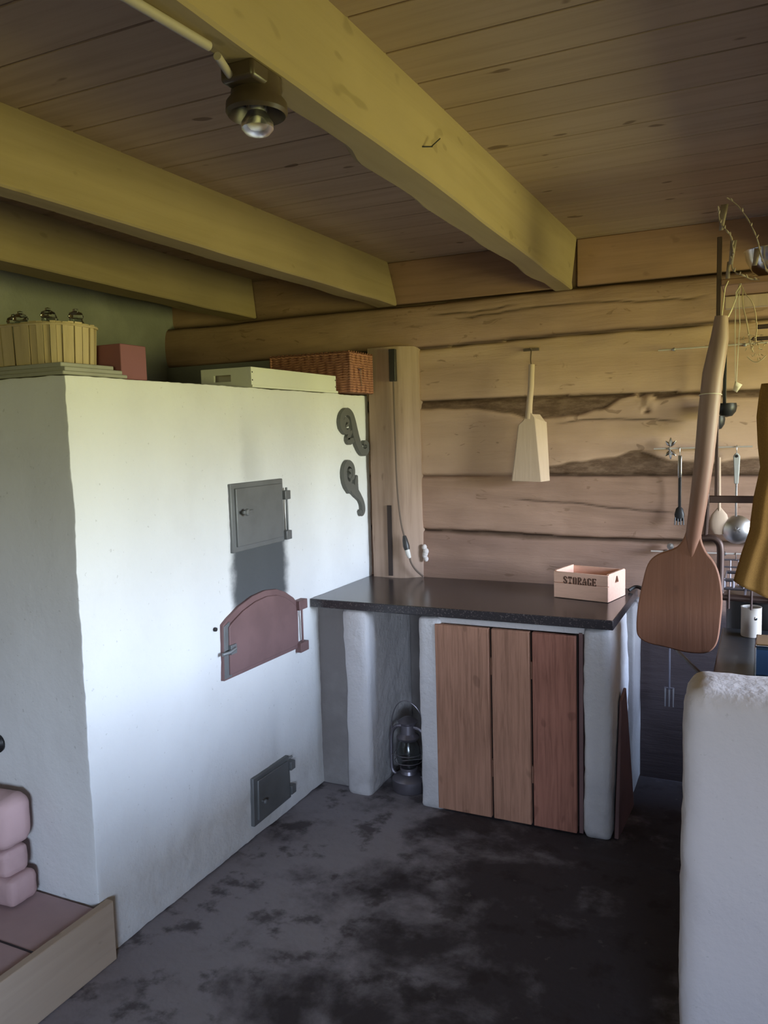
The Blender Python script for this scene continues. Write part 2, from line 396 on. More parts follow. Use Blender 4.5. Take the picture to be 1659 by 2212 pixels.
def wallfn(x, z):
    ss = seam_lines(x); off = 0.; bark = 0.; crack = 0.
    zn = z+noise.noise(Vector((x*9, z*9, 2)))*.004
    for k, zs in enumerate(ss):
        d = zn-zs; wdt = .007 if k else .010
        g = math.exp(-(d/wdt)**2); off -= .014*g; crack = max(crack, g*(.95 if k in (0, 1, 4) else .45))
        off -= .005*math.exp(-(d/.03)**2)
    nb = noise.noise(Vector((x*3.3, 1.7, 0)))*.012+noise.noise(Vector((x*14, 4.7, 0)))*.006
    # bark under seam 2
    lo = interp(x, [(-2.2, 1.66), (-1.5, 1.652), (-1.25, 1.655), (-1.08, 1.625), (-.95, 1.60), (-.78, 1.607), (-.66, 1.625), (-.55, 1.672), (-.50, 1.69), (-.46, 1.60), (-.42, 1.66), (-.3, 1.672), (-.1, 1.65)])+nb
    up = ss[2]
    if lo < z < up+.004: bark = max(bark, sstep(lo, lo+.012, z)); off -= .012*bark
    # bark above seam 3, to the right of the scoop
    hi = interp(x, [(-1.6, 1.35), (-1.0, 1.36), (-.9, 1.395), (-.75, 1.415), (-.6, 1.43), (-.5, 1.455), (-.35, 1.41), (-.2, 1.40), (0, 1.42)])+nb*.8
    if ss[3]-.004 < z < hi and x > -1.05:
        q = (1-sstep(hi-.012, hi, z))*sstep(-1.05, -.9, x); bark = max(bark, q); off -= .012*q
    # thin dark wane beneath seam 4 and left of scoop
    lo4 = interp(x, [(-1.5, 1.066), (-1.2, 1.055), (-.95, 1.045), (-.7, 1.05), (-.3, 1.04)])+nb*.4
    if lo4 < z < ss[4]+.003: q = sstep(lo4, lo4+.012, z)*.9; bark = max(bark, q); off -= .006*q
    for c in CR:
        if c[0][0] < x < c[-1][0]:
            zc = interp(x, c)+noise.noise(Vector((x*15, 7, 0)))*.004; q = math.exp(-((z-zc)/.0042)**2)
            e_ = min(1, (x-c[0][0])/.08, (c[-1][0]-x)/.08); crack = max(crack, q*e_*.9); off -= .006*q*e_
    kx, kz = (x+.455)/.035, (z-1.655)/.038; kk = kx*kx+kz*kz
    if kk < 1: bark *= .1; off += .02*(1-kk)
    if z > ss[1] and z < ss[0]: off += .028+.012*math.sin((z-ss[1])/(ss[0]-ss[1])*PI)
    if z >= ss[0]: off -= .035
    off += noise.noise(Vector((x*1.3, z*5, 0)))*.008+noise.noise(Vector((x*6, z*16, 0)))*.004
    lowdk = 1-sstep(.74, .80, z)
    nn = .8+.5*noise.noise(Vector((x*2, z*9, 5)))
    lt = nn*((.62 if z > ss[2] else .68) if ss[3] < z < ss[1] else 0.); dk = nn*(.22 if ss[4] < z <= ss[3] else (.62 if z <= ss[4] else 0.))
    return off, bark, crack, lowdk, lt, dk
xs = []; x = XL-.05
while x < XR+.05: xs.append(x); x += .012 if -1.55 < x < .1 else (.03 if x < .1 and x > -1.8 else .07)
zs = []; z = 0.
while z < ZC+.02: zs.append(z); z += .0065 if z > .8 else .03
b = MB(); A = []
for zz in zs:
    for xx in xs:
        off, *rest = wallfn(xx, zz); b.v.append(Vector((xx, W-off, zz))); A.append(rest)
n = len(xs)
for j in range(len(zs)-1):
    for i in range(n-1): a = j*n+i; b.f.append([a, a+1, a+n+1, a+n])
nf = len(b.v)
b.add([(xs[0], W+.2, 0), (xs[-1], W+.2, 0), (xs[-1], W+.2, ZC+.02), (xs[0], W+.2, ZC+.02)], [(0, 3, 2, 1)])
A += [(0, 0, 0, 0, 0)]*4
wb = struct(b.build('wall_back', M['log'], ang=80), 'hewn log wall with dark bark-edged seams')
for k, nm in enumerate(('bark', 'crack', 'lower_dark', 'light_log', 'dark_log')):
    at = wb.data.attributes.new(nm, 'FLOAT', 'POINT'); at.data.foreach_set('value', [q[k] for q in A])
# boards closing the gaps above the top log
struct(MB().box(-1.655, -.86, W-.012, W+.03, 2.165, ZC).build('trim_1', M['infill'], bevel=.004), 'red-brown board between the two beam ends above the top log')
struct(MB().box(-.75, XR, W-.012, W+.03, 2.165, ZC).build('trim_2', M['infill'], bevel=.004), 'brown board right of the near beam end above the top log')
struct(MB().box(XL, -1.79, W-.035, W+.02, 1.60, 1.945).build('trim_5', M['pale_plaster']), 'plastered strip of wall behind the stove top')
# side and rear walls with window openings
def wall_with_hole(name, x0, x1, y0, y1, hole, mat, label):
    b = MB(); h = hole
    if h is None: b.box(x0, x1, y0, y1, 0, ZC+.02)
    elif abs(x1-x0) < abs(y1-y0):
        b.box(x0, x1, y0, h[0], 0, ZC+.02).box(x0, x1, h[1], y1, 0, ZC+.02).box(x0, x1, h[0], h[1], 0, h[2]).box(x0, x1, h[0], h[1], h[3], ZC+.02)
    else:
        b.box(x0, h[0], y0, y1, 0, ZC+.02).box(h[1], x1, y0, y1, 0, ZC+.02).box(h[0], h[1], y0, y1, 0, h[2]).box(h[0], h[1], y0, y1, h[3], ZC+.02)
    return struct(b.build(name, mat, sm=False), label)
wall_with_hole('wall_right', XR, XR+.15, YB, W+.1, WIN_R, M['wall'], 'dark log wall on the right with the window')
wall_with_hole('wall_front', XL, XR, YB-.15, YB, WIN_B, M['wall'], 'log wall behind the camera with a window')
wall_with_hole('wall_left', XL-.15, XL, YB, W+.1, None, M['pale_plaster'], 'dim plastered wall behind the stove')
def window_frame(name, ax, c, r):
    b = MB(); t = .05
    a0, a1, z0, z1 = r
    segs = [(a0, a0+t, z0, z1), (a1-t, a1, z0, z1), (a0, a1, z0, z0+t), (a0, a1, z1-t, z1), ((a0+a1)/2-.02, (a0+a1)/2+.02, z0, z1)]
    for u0, u1, v0, v1 in segs:
        if ax == 'x': b.box(c, c+.05, u0, u1, v0, v1)
        else: b.box(u0, u1, c, c+.05, v0, v1)
    return struct(b.build(name, M['white_plastic'], sm=False), 'white window frame in the '+('right wall' if ax == 'x' else 'wall behind the camera'))
window_frame('window_1', 'x', XR+.06, WIN_R); window_frame('window_2', 'y', YB-.1, WIN_B)

# ceiling beams
def lut(pts): return lambda y: interp(y, pts)
def beam(name, xb, xt, xl, zb, label, wane, y0=YB, y1=W-.03):
    """hewn beam: xb lower right edge, xt upper right edge, xl lower left edge, as functions of y"""
    b = MB(); n = int((y1-y0)/.03)
    for i in range(n+1):
        y = y0+(y1-y0)*i/n
        k2 = noise.noise(Vector((y*4, wane*7+zb, 1))); dz = .003*k2; l = xl(y)+wane*(k2*.5+.5*noise.noise(Vector((y*1.5, 4, zb))))
        sec = [(xb(y), zb+.005+dz), (xb(y)-.003, zb+.03), (xt(y)+.002*k2, ZC+.01), (l-.035, ZC+.01), (l-.03, zb+.10), (l-.010, zb+.022), (l, zb+.008+dz), (l+.012, zb+dz), (xb(y)-.006, zb+dz)]
        b.v += [Vector((p[0], y, p[1])) for p in sec]
    m = 9
    for i in range(n):
        for k in range(m): b.f.append([i*m+k, (i+1)*m+k, (i+1)*m+(k+1) % m, i*m+(k+1) % m])
    b.f.append(list(range(m))[::-1]); b.f.append([n*m+k for k in range(m)])
    return tag(b.build(name, M['beam'], ang=32), label, 'beam')
beam('ceiling_beam', lut([(1, -.738), (1.85, -.735), (2.5, -.75), (3.5, -.765)]), lut([(1, -.76), (2.2, -.752), (3.5, -.745)]),
     lut([(1.0, -.80), (1.33, -.812), (1.42, -.808), (1.55, -.812), (1.68, -.840), (1.95, -.836), (2.1, -.85), (2.4, -.848), (2.6, -.856), (2.9, -.85), (3.2, -.862), (3.4, -.85)]), 2.152, 'pale hewn ceiling beam running over the wooden cupboard, its lower left edge wavy', .006)
beam('ceiling_beam', lut([(1.4, -1.64), (2.2, -1.63), (3.5, -1.60)]), lut([(1.4, -1.67), (3.5, -1.645)]), lut([(1.4, -1.722), (2.4, -1.73), (3.5, -1.71)]), 2.158, 'pale hewn ceiling beam above the front of the white stove', .012)
beam('ceiling_beam', lut([(1.4, -2.31), (3.5, -2.40)]), lut([(1.4, -2.33), (3.5, -2.42)]), lut([(1.4, -2.45), (3.5, -2.54)]), 2.165, 'dim ceiling beam farthest left, over the middle of the stove top', .02)
beam('ceiling_beam', lut([(0, .24)]), lut([(0, .24)]), lut([(0, .13)]), 2.155, 'added ceiling beam out of view at right, shading the ceiling from the window', .01)  # unseen beam added to keep window light off the ceiling boards
b = MB().tube([(-.748, 1.816, 2.219), (-.722, 1.84, 2.222)], .0016, 6).tube([(-.724, 1.838, 2.222), (-.716, 1.875, 2.250)], .0014, 6)
tag(b.build('bent_nail', M['black']), 'thin bent nail stuck in the lit side of the near beam', 'nail')

# wooden post against the log wall
p = MB(); zz0, zz1 = .80, 1.962
ns = 26; sec = []
for i in range(ns+1):
    z = zz0+(zz1-zz0)*i/ns; k = noise.noise(Vector((0, 0, z*3)))*.006; k2 = noise.noise(Vector((3, 0, z*5)))*.006
    sec.append([(-1.742, W+.03, z), (-1.742+k2*.5, W-.07, z), (-1.60+k, W-.078, z), (-1.565+k2, W-.066, z), (-1.503, W-.012, z), (-1.50, W+.03, z)])
for s_ in sec: p.v += [Vector(q) for q in s_]
for i in range(ns):
    for k in range(6): p.f.append([i*6+k, i*6+(k+1) % 6, (i+1)*6+(k+1) % 6, (i+1)*6+k])
p.f += [[5, 4, 3, 2, 1, 0], [ns*6+k for k in range(6)]]
post = tag(p.build('wall_post', M['post'], ang=30), 'upright timber post with a long dark slot between the stove and the log wall', 'post')
MB().box(-1.655, -1.633, W-.082, W-.069, .86, 1.205).build('slot', simple('slot_dark', (.05, .035, .03), .9), post, sm=False)

# ================================================================== WHITE STOVE
SX, SY0, SY1, ST = -1.77, 1.675, 3.60, 1.738
stove = thing('masonry_stove', (-2.35, 2.6, 0), 'large whitewashed masonry stove with iron oven doors on its bright face', 'stove')
MB().blob(XL+.01, SX, SY0, SY1-.03, 0, ST, .018, .003, .0040, 6, 3).build('body', M['stove'], stove, ang=70)
# upper cast-iron door
d = MB().box(SX-.01, SX+.012, 2.402, 2.755, 1.128, 1.383).build('soot_door', M['iron'], stove, bevel=.003); d['label'] = 'dark grey rectangular iron door above the soot stain'
MB().box(SX+.01, SX+.020, 2.425, 2.735, 1.148, 1.365).build('panel', M['iron'], d, bevel=.003)
MB().lathe([(.0, .03), (.012, .028), (.014, .02), (.006, .012), (.006, 0)], (SX+.018, 2.462, 1.275), 14, axis='x').box(SX+.034, SX+.042, 2.44, 2.50, 1.270, 1.282).build('latch', M['iron'], d, bevel=.001)
h = MB()
for z in (1.315, 1.152): h.box(SX-.005, SX+.026, 2.75, 2.79, z-.018, z+.018)
h.tube([(SX+.014, 2.777, 1.14), (SX+.014, 2.777, 1.345)], .005, 8)
h.build('hinge', M['iron'], d, bevel=.002)
# arched door
D2 = [(2.319, .879), (2.348, .895), (2.421, .926), (2.513, .948), (2.60, .954), (2.68, .944), (2.74, .922), (2.802, .886), (2.835, .855), (2.828, .665), (2.312, .673)]
d = MB().prism(D2, 'x', SX-.01, SX+.014).build('oven_door', M['rust'], stove, bevel=.003); d['label'] = 'rusty red-brown arched iron door'
cxy = (2.575, .79)
MB().prism([(cxy[0]+(y-cxy[0])*.90, cxy[1]+(z-cxy[1])*.86) for y, z in D2], 'x', SX+.012, SX+.023).build('panel', M['rust'], d, bevel=.003)
MB().prism([(2.314, .68), (2.355, .68), (2.355, .885), (2.321, .873)], 'x', SX+.012, SX+.017).build('edge_strip', M['iron'], d, bevel=.001)
MB().tube([(SX+.02, 2.30, .775), (SX+.032, 2.33, .778), (SX+.032, 2.365, .785)], .007, 8).box(SX+.01, SX+.03, 2.34, 2.375, .765, .80).build('latch', M['iron'], d, bevel=.001)
h = MB()
for z0, z1 in ((.835, .875), (.655, .695)): h.box(SX-.005, SX+.03, 2.82, 2.885, z0-.008, z1-.008)
h.tube([(SX+.012, 2.865, .67), (SX+.012, 2.865, .85)], .005, 8)
h.build('hinge', M['rust'], d, bevel=.003)
# ash door
d = MB().prism([(2.462, .243), (2.720, .240), (2.726, .058), (2.458, .052)], 'x', SX-.01, SX+.014).build('ash_door', M['iron'], stove, bevel=.003); d['label'] = 'small dark iron door near the floor'
MB().prism([(2.485, .228), (2.702, .224), (2.706, .075), (2.480, .07)], 'x', SX+.012, SX+.022).build('panel', M['iron'], d, bevel=.003)
for z in (.195, .092): MB().box(SX-.005, SX+.026, 2.715, 2.748, z-.018, z+.018).build('hinge', M['iron'], d, bevel=.002)
MB().tube([(SX+.01, 2.72, .225), (SX+.02, 2.735, .232)], .005, 8).build('hinge_pin', M['iron'], d)
MB().lathe([(0, .028), (.008, .026), (.01, .018), (.004, .012), (.004, 0)], (SX+.018, 2.505, .14), 12, axis='x').build('latch', M['iron'], d)
MB().lathe([(0, .012), (.007, .010), (.008, .004), (.004, -.01)], (SX, 2.285, .871), 12, axis='x').build('stud', M['black'], stove)
k = MB().lathe([(0, -.02), (.022, -.018), (.03, -.008), (.026, .01)], (-2.148, SY0, .622), 18, axis='y').build('damper_knob', M['black'], stove); k['label'] = 'dark round damper knob on the shaded side'
# scroll ornaments
def orn(pa, pb, pc, pd, label):
    b = MB(); a, c = SX+.004, SX+.020
    b.ribbon(pa, [.010, .022, .026, .018], 'x', a, c).ribbon(pb[0], pb[1], 'x', a, c+.002).ribbon(pc, [.012, .030, .034, .02], 'x', a, c)
    if pd: b.ribbon(pd, [.02, .03, .045, .045, .03, .03, .034, .028, .012], 'x', a, c+.001)
    return tag(b.build('scroll_ornament', M['orn'], ang=30), label, 'ornament', 'scroll ornaments on the stove')
orn([(3.302, 1.59), (3.322, 1.598), (3.326, 1.612), (3.304, 1.622), (3.285, 1.603), (3.285, 1.583), (3.305, 1.574)],
    ([(3.338, 1.577), (3.30, 1.563), (3.264, 1.59), (3.262, 1.630), (3.307, 1.658), (3.352, 1.646), (3.376, 1.607), (3.394, 1.554), (3.425, 1.505), (3.457, 1.472), (3.492, 1.464), (3.520, 1.48), (3.516, 1.505), (3.49, 1.512), (3.478, 1.501)],
     [.012, .024, .034, .034, .034, .036, .045, .055, .045, .036, .034, .03, .024, .02, .01]),
    [(3.365, 1.57), (3.335, 1.55), (3.32, 1.528), (3.345, 1.52), (3.39, 1.53)], None, 'upper black iron scroll on the stove, ending in a curl to the right')
orn([(3.318, 1.387), (3.338, 1.384), (3.348, 1.368), (3.335, 1.355), (3.318, 1.362)],
    ([(3.325, 1.340), (3.355, 1.352), (3.362, 1.382), (3.348, 1.407), (3.312, 1.420), (3.283, 1.400), (3.276, 1.368), (3.290, 1.328), (3.33, 1.298)],
     [.01, .022, .026, .028, .03, .03, .03, .034, .05]),
    [(3.40, 1.358), (3.392, 1.335), (3.39, 1.31), (3.40, 1.285)],
    [(3.33, 1.335), (3.33, 1.315), (3.35, 1.300), (3.39, 1.275), (3.428, 1.247), (3.452, 1.215), (3.455, 1.188), (3.438, 1.173), (3.421, 1.188)], 'lower black iron scroll on the stove, with a short straight tail')

# ================================================================== COUNTER AND CUPBOARD
tag(MB().box(-1.769, -.49, 2.955, W-.015, .813, .85).build('countertop', M['granite'], bevel=.003), 'polished black stone countertop with the wooden crate on it', 'countertop')
# narrow masonry leg on the left, with recess panel
tag(MB().blob(-1.625, -1.505, 2.965, 3.55, -.01, .812, .03, .03, .009, 4, 9).build('counter_leg', M['white'], ang=70), 'rough whitewashed masonry leg under the left end of the countertop', 'counter leg')
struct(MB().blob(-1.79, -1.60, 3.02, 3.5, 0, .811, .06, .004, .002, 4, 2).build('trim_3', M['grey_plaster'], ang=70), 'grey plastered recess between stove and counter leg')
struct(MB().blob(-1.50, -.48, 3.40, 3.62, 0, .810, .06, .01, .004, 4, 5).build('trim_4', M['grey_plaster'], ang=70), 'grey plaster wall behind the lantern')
cup = thing('cupboard', (-.9, 3.2, 0), 'whitewashed masonry cupboard with a brown plank front under the countertop', 'cupboard')
MB().blob(-1.275, -1.175, 2.972, 3.40, -.01, .806, .03, .018, .007, 5, 14).build('side_wall', M['white'], cup, ang=70)
MB().blob(-.605, -.50, 2.965, 3.40, -.01, .810, .03, .026, .007, 5, 21).build('side_wall', M['white'], cup, ang=70)
MB().box(-1.19, -.60, 2.985, 3.03, .782, .806).build('lintel', M['white'], cup, bevel=.004)
MB().box(-1.18, -.60, 3.02, 3.38, .01, .78).build('interior', simple('dark_inside', (.05, .035, .03), .9), cup, sm=False)
for x0, x1, t0, t1 in ((-1.196, -.967, .781, .779), (-.958, -.804, .779, .779), (-.795, -.627, .779, .776)):
    pm = M['plank_red'] if x0 > -.8 else M['plank']
    MB().hexa([(x0, 2.968, .004), (x1, 2.968, .004), (x1, 2.992, .004), (x0, 2.992, .004)], [(x0-.002, 2.968, t0), (x1-.003, 2.968, t1), (x1-.003, 2.992, t1), (x0-.002, 2.992, t0)]).build('front_plank', pm, cup, bevel=.004)
for zc in (.2, .62): MB().box(-1.17, -.64, 2.992, 3.012, zc-.035, zc+.035).build('batten', M['plank'], cup, bevel=.003)
MB().box(-.622, -.606, 2.985, 3.02, 0, .79).build('door_jamb', M['rust'], cup, bevel=.002)
# dark board leaning on the cupboard's right side
tag(MB().hexa([(-.492, 2.99, 0), (-.474, 2.99, 0), (-.462, 3.30, 0), (-.484, 3.30, 0)], [(-.494, 3.12, .50), (-.484, 3.12, .50), (-.478, 3.19, .53), (-.490, 3.19, .53)]).build('leaning_board', M['rust'], bevel=.003), 'dark pointed board leaning against the right side of the cupboard', 'board')

# wooden crate STORAGE
cr_ = thing('storage_crate', (-.65, 3.36, .852), 'small wooden crate stencilled STORAGE standing on the right end of the black countertop', 'crate')
cc = (-.672, 3.31, 0); ang = math.radians(-12.5)
CX0, CX1, CY0, CY1, CZ0, CZ1 = -.79, -.554, 3.265, 3.45, .852, .965
cc = (CX0, CY0, 0); cw, cdp = CX1-CX0, CY1-CY0
def crb(n, x0, x1, y0, y1, z0, z1, mat='crate', **k):
    o = MB().box(CX0+x0, CX0+x1, 3.303+y0, 3.303+y1, z0, z1).build(n, M[mat], cr_, rot=((CX0, 3.303, 0), ang), **k); return o
crb('bottom', .008, cw-.008, .008, cdp-.008, CZ0, CZ0+.008, bevel=.001)
front = crb('front_board', 0, cw, 0, .009, CZ0, CZ0+.062, bevel=.0012)
front2 = crb('front_board', 0, cw, 0, .009, CZ0+.064, CZ1-.004, bevel=.0012)
crb('back_board', 0, cw, cdp-.009, cdp, CZ0, CZ1-.004, bevel=.0012)
crb('end_board', 0, .009, .009, cdp-.009, CZ0, CZ1, bevel=.0012)
# right end board with a hand hole
eb = MB(); yy = [.0092, .072, .112, cdp-.0092]; z0h, z1h = CZ1-.045, CZ1-.022
def pe(y0, y1, za, zb): eb.box(CX0+cw-.009, CX0+cw, 3.303+y0, 3.303+y1, za, zb)
pe(yy[0], yy[1], CZ0, CZ1); pe(yy[2], yy[3], CZ0, CZ1); pe(yy[1], yy[2], CZ0, z0h); pe(yy[1], yy[2], z1h+.004, CZ1)
eb.add([(CX0+cw-.009+dx, 3.303+yv, zv) for dx in (0, .009) for yv, zv in ((yy[1], z0h), (yy[1], z1h+.004), (yy[1]+.014, z1h+.004))], [(0, 1, 2), (5, 4, 3), (0, 3, 4, 1), (1, 4, 5, 2), (2, 5, 3, 0)])
eb.add([(CX0+cw-.009+dx, 3.303+yv, zv) for dx in (0, .009) for yv, zv in ((yy[2], z0h), (yy[2], z1h+.004), (yy[2]-.014, z1h+.004))], [(2, 1, 0), (3, 4, 5), (1, 4, 3, 0), (2, 5, 4, 1), (0, 3, 5, 2)])
eb.build('end_board', M['crate'], cr_, rot=((CX0, 3.303, 0), ang), sm=False)
G = {'S': ['01110', '11011', '11001', '11100', '01110', '00111', '10011', '11011', '01110'], 'T': ['11111', '11111', '10101', '00100', '00100', '00100', '00100', '01110', '01110'],
     'O': ['01010', '11011', '11011', '11011', '11011', '11011', '11011', '11011', '01010'], 'R': ['11110', '11011', '11011', '11011', '11110', '11100', '11010', '11011', '11011'],
     'A': ['00100', '00110', '01110', '01010', '01011', '11111', '10011', '11011', '11011'], 'G': ['01110', '11011', '11001', '11000', '11000', '11011', '11011', '11011', '01101'],
     'E': ['11111', '11001', '11000', '11010', '11110', '11010', '11000', '11001', '11111']}
tx = MB(); cwid = .00345; chh = .0034; gx = CX0+.043; gz = CZ0+.062+.030
for ch in 'STORAGE':
    for r_, row in enumerate(G[ch]):
        c0 = 0
        while c0 < 5:
            if row[c0] == '1':
                c1 = c0
                while c1 < 5 and row[c1] == '1': c1 += 1
                tx.box(gx+c0*cwid, gx+c1*cwid, 3.3022, 3.3035, gz-(r_+1)*chh, gz-r_*chh); c0 = c1
            else: c0 += 1
    gx += cwid*6.1
t_ = tx.build('stencilled_lettering', M['ink'], cr_, sm=False, rot=((CX0, 3.303, 0), ang)); t_['label'] = 'dark stencilled word STORAGE'
tag(MB().tube(smooth([(-.515, 3.50, .858), (-.49, 3.515, .872), (-.46, 3.50, .868), (-.43, 3.48, .845), (-.41, 3.50, .80)], 5), .008, 8).build('black_hose', M['black_plastic']), 'short black hose curling off the right end of the countertop', 'hose')

# hurricane lantern in the niche
LX, LY = -1.385, 3.10
ln = thing('storm_lantern', (LX, LY, 0), 'dark storm lantern standing on the floor in the niche left of the cupboard', 'lantern')
MB().lathe([(.0, 0), (.070, 0), (.074, .012), (.074, .05), (.064, .062), (.035, .072), (.030, .085), (.038, .09), (.038, .1), (0, .1)], (LX, LY, 0), 28).build('fuel_tank', M['darksteel'], ln)
MB().lathe([(.032, .10), (.048, .125), (.054, .155), (.048, .19), (.036, .22)], (LX, LY, 0), 28).build('glass_globe', M['green_glass'], ln, solid=.002)
MB().lathe([(.040, .222), (.046, .228), (.05, .236), (.032, .252), (.030, .29), (.042, .30), (.044, .306), (.02, .322), (0, .325)], (LX, LY, 0), 24).build('chimney', M['darksteel'], ln)
for s_ in (-1, 1):
    MB().tube(smooth([(LX+s_*.05, LY, .055), (LX+s_*.078, LY, .075), (LX+s_*.082, LY, .14), (LX+s_*.078, LY, .24), (LX+s_*.055, LY, .275), (LX+s_*.028, LY, .28)], 5), .0085, 8).build('side_tube', M['darksteel'], ln)
g = MB()
for z in (.13, .165): g.tube([(LX+.061*math.cos(t*PI/8), LY+.061*math.sin(t*PI/8), z) for t in range(17)], .0016, 5, False)
g.tube([(LX-.078, LY-.01, .15), (LX, LY-.062, .15), (LX+.078, LY-.01, .15)], .0016, 5); g.build('globe_guard', M['darksteel'], ln)
MB().tube(smooth([(LX-.08, LY, .235), (LX-.075, LY, .31), (LX-.045, LY-.01, .375), (LX, LY-.015, .40), (LX+.05, LY-.01, .37), (LX+.076, LY, .30), (LX+.08, LY, .235)], 6), .002, 6).build('bail_handle', M['darksteel'], ln)

# ================================================================== ON TOP OF THE STOVE
# white tray
TX0, TX1, TY0, TY1, TZ = -2.02, -1.782, 2.60, 3.275, 1.742
tr = thing('wooden_tray', (-1.9, 2.94, TZ), 'shallow white painted wooden tray lying on the edge of the stove top', 'tray')
MB().box(TX0, TX1+.004, TY0, TY1+.012, TZ, TZ+.010).build('bottom', M['tray'], tr, bevel=.001)
MB().box(TX1-.012, TX1, TY0, TY1, TZ+.010, TZ+.078).build('long_side', M['tray'], tr, bevel=.001)
MB().box(TX0, TX0+.012, TY0, TY1, TZ+.010, TZ+.078).build('long_side', M['tray'], tr, bevel=.001)
MB().box(TX0+.012, TX1-.012, TY1-.012, TY1, TZ+.010, TZ+.078).build('end_side', M['tray'], tr, bevel=.001)
e_ = MB().box(TX0+.012, TX1-.012, TY0, TY0+.012, TZ+.010, TZ+.026).box(TX0+.012, TX0+.062, TY0, TY0+.012, TZ+.026, TZ+.052).box(TX1-.095, TX1-.012, TY0, TY0+.012, TZ+.026, TZ+.052).box(TX0+.012, TX1-.012, TY0, TY0+.012, TZ+.052, TZ+.078)
e_.build('end_side', M['tray'], tr, sm=False)
for y in (TY0+.007, TY1-.007):
    for z in (.028, .058): MB().lathe([(0, .0015), (.003, .001), (.003, -.001)], (TX1, y, TZ+z), 8, axis='x').build('nail_head', M['black'], tr)

# wicker basket at the back right corner
wk = thing('wicker_basket', (-1.93, 3.42, 1.74), 'red-brown square wicker basket on the back corner of the stove top', 'basket')
BX0, BX1, BY0, BY1, BZ0, BZ1 = -2.14, -1.715, 3.292, 3.512, 1.744, 1.925
def weave(name, p0, p1, z0, z1, slant=0.):
    b = MB(); p0 = Vector(p0); p1 = Vector(p1); L = (p1-p0).length; n = int(L/.0045); nz = int((z1-z0)/.006)
    dr = (p1-p0)/L; nr = Vector((dr.y, -dr.x, 0))
    for j in range(nz+1):
        for i in range(n+1):
            ph = i*.0045/.022*PI
            off = .003*math.sin(ph+(j % 2)*PI)
            z = z0+(z1-z0)*j/nz
            b.v.append(Vector((*(p0+dr*(L*i/n)+nr*(off+slant*(z-z0)))[:2], z)))
    for j in range(nz):
        for i in range(n): a = j*(n+1)+i; b.f.append([a, a+1, a+n+2, a+n+1])
    return b.build(name, M['wicker'], wk, solid=.005)
weave('side_panel', (BX0, BY0, 0), (BX1, BY0, 0), BZ0, BZ1); weave('side_panel', (BX1, BY0, 0), (BX1, BY1, 0), BZ0, BZ1)
weave('side_panel', (BX1, BY1, 0), (BX0, BY1, 0), BZ0, BZ1); weave('side_panel', (BX0, BY1, 0), (BX0, BY0, 0), BZ0, BZ1)
MB().box(BX0, BX1, BY0, BY1, BZ0, BZ0+.006).build('bottom', M['wicker'], wk)
r = MB()
rim = [(BX0, BY0), (BX1, BY0), (BX1, BY1), (BX0, BY1), (BX0, BY0)]
for k in range(4):
    a = Vector((*rim[k], BZ1)); c = Vector((*rim[k+1], BZ1)); L = (c-a).length; n = int(L/.01)
    for q in (0, 1, 2): r.tube([a+(c-a)*i/n+Vector((.004*math.cos(i*.9+q*2.1), .004*math.cos(i*.9+q*2.1), .005*math.sin(i*.9+q*2.1))) for i in range(n+1)], .004, 6)
r.build('braided_rim', M['wicker'], wk)
for x, y in rim[:4]: MB().tube([(x, y, BZ0), (x, y, BZ1)], .007, 8).build('corner_post', M['wicker'], wk)
MB().tube(smooth([(BX1+.006, 3.37, 1.852), (BX1+.012, 3.375, 1.842), (BX1+.008, 3.38, 1.80), (BX1+.010, 3.384, 1.775)], 4), .002, 6).tube([(BX1+.008, 3.355, 1.855), (BX1+.014, 3.37, 1.85), (BX1+.008, 3.40, 1.857)], .0022, 6).build('wire_clasp', M['chrome'], wk)

# stack of flat boxes, red box, chip basket with jars on the front corner
def flat(name, x0, x1, y0, y1, z0, z1, mat, label, cat, group=None, a=0):
    return tag(MB().box(x0, x1, y0, y1, z0, z1).build(name, M[mat], bevel=.003, rot=(((x0+x1)/2, (y0+y1)/2, 0), a)), label, cat, group)
flat('flat_board', -2.62, -1.792, 1.69, 1.945, 1.742, 1.753, 'mag', 'thin grey board at the bottom of the flat pile on the stove corner', 'board', 'flat boards on the stove corner')
flat('flat_board', -2.60, -1.80, 1.70, 1.93, 1.753, 1.766, 'mag', 'middle grey board of the flat pile on the stove corner', 'board', 'flat boards on the stove corner', .01)
flat('flat_board', -2.58, -1.815, 1.71, 1.915, 1.766, 1.779, 'mag', 'top grey board of the flat pile, directly under the chip basket', 'board', 'flat boards on the stove corner', -.01)
flat('red_box', -1.93, -1.815, 1.945, 2.06, 1.742, 1.852, 'red', 'dark red cardboard box behind the chip basket', 'box')
KX, KY, KZ0, KZ1 = -2.06, 1.835, 1.781, 1.905; KRX, KRY = .195, .115
kb = thing('chip_basket', (KX, KY, KZ0), 'oval basket of upright pale wood chips filled with glass jars on the stove corner', 'basket')
b = MB(); NS = 44
def kp(t, z, o=0.): 
    c, s_ = math.cos(t), math.sin(t); e2 = .72; sg = lambda v: math.copysign(abs(v)**e2, v)
    f = 1+.04*(z-KZ0)/(KZ1-KZ0)
    return (KX+(KRX+o)*f*sg(c), KY+(KRY+o)*f*sg(s_), z)
for k in range(NS):
    a0, a1 = 2*PI*(k+.04)/NS, 2*PI*(k+.96)/NS; o_ = .004 if k % 2 else 0.; zt = KZ1+random.uniform(-.003, .003)
    q = [kp(a0, KZ0, o_), kp(a1, KZ0, o_), kp(a1, KZ0, o_-.004), kp(a0, KZ0, o_-.004)]
    b.hexa(q, [kp(a0, zt, o_), kp(a1, zt, o_), kp(a1, zt, o_-.004), kp(a0, zt, o_-.004)])
b.build('chip_staves', M['chip'], kb, sm=False)
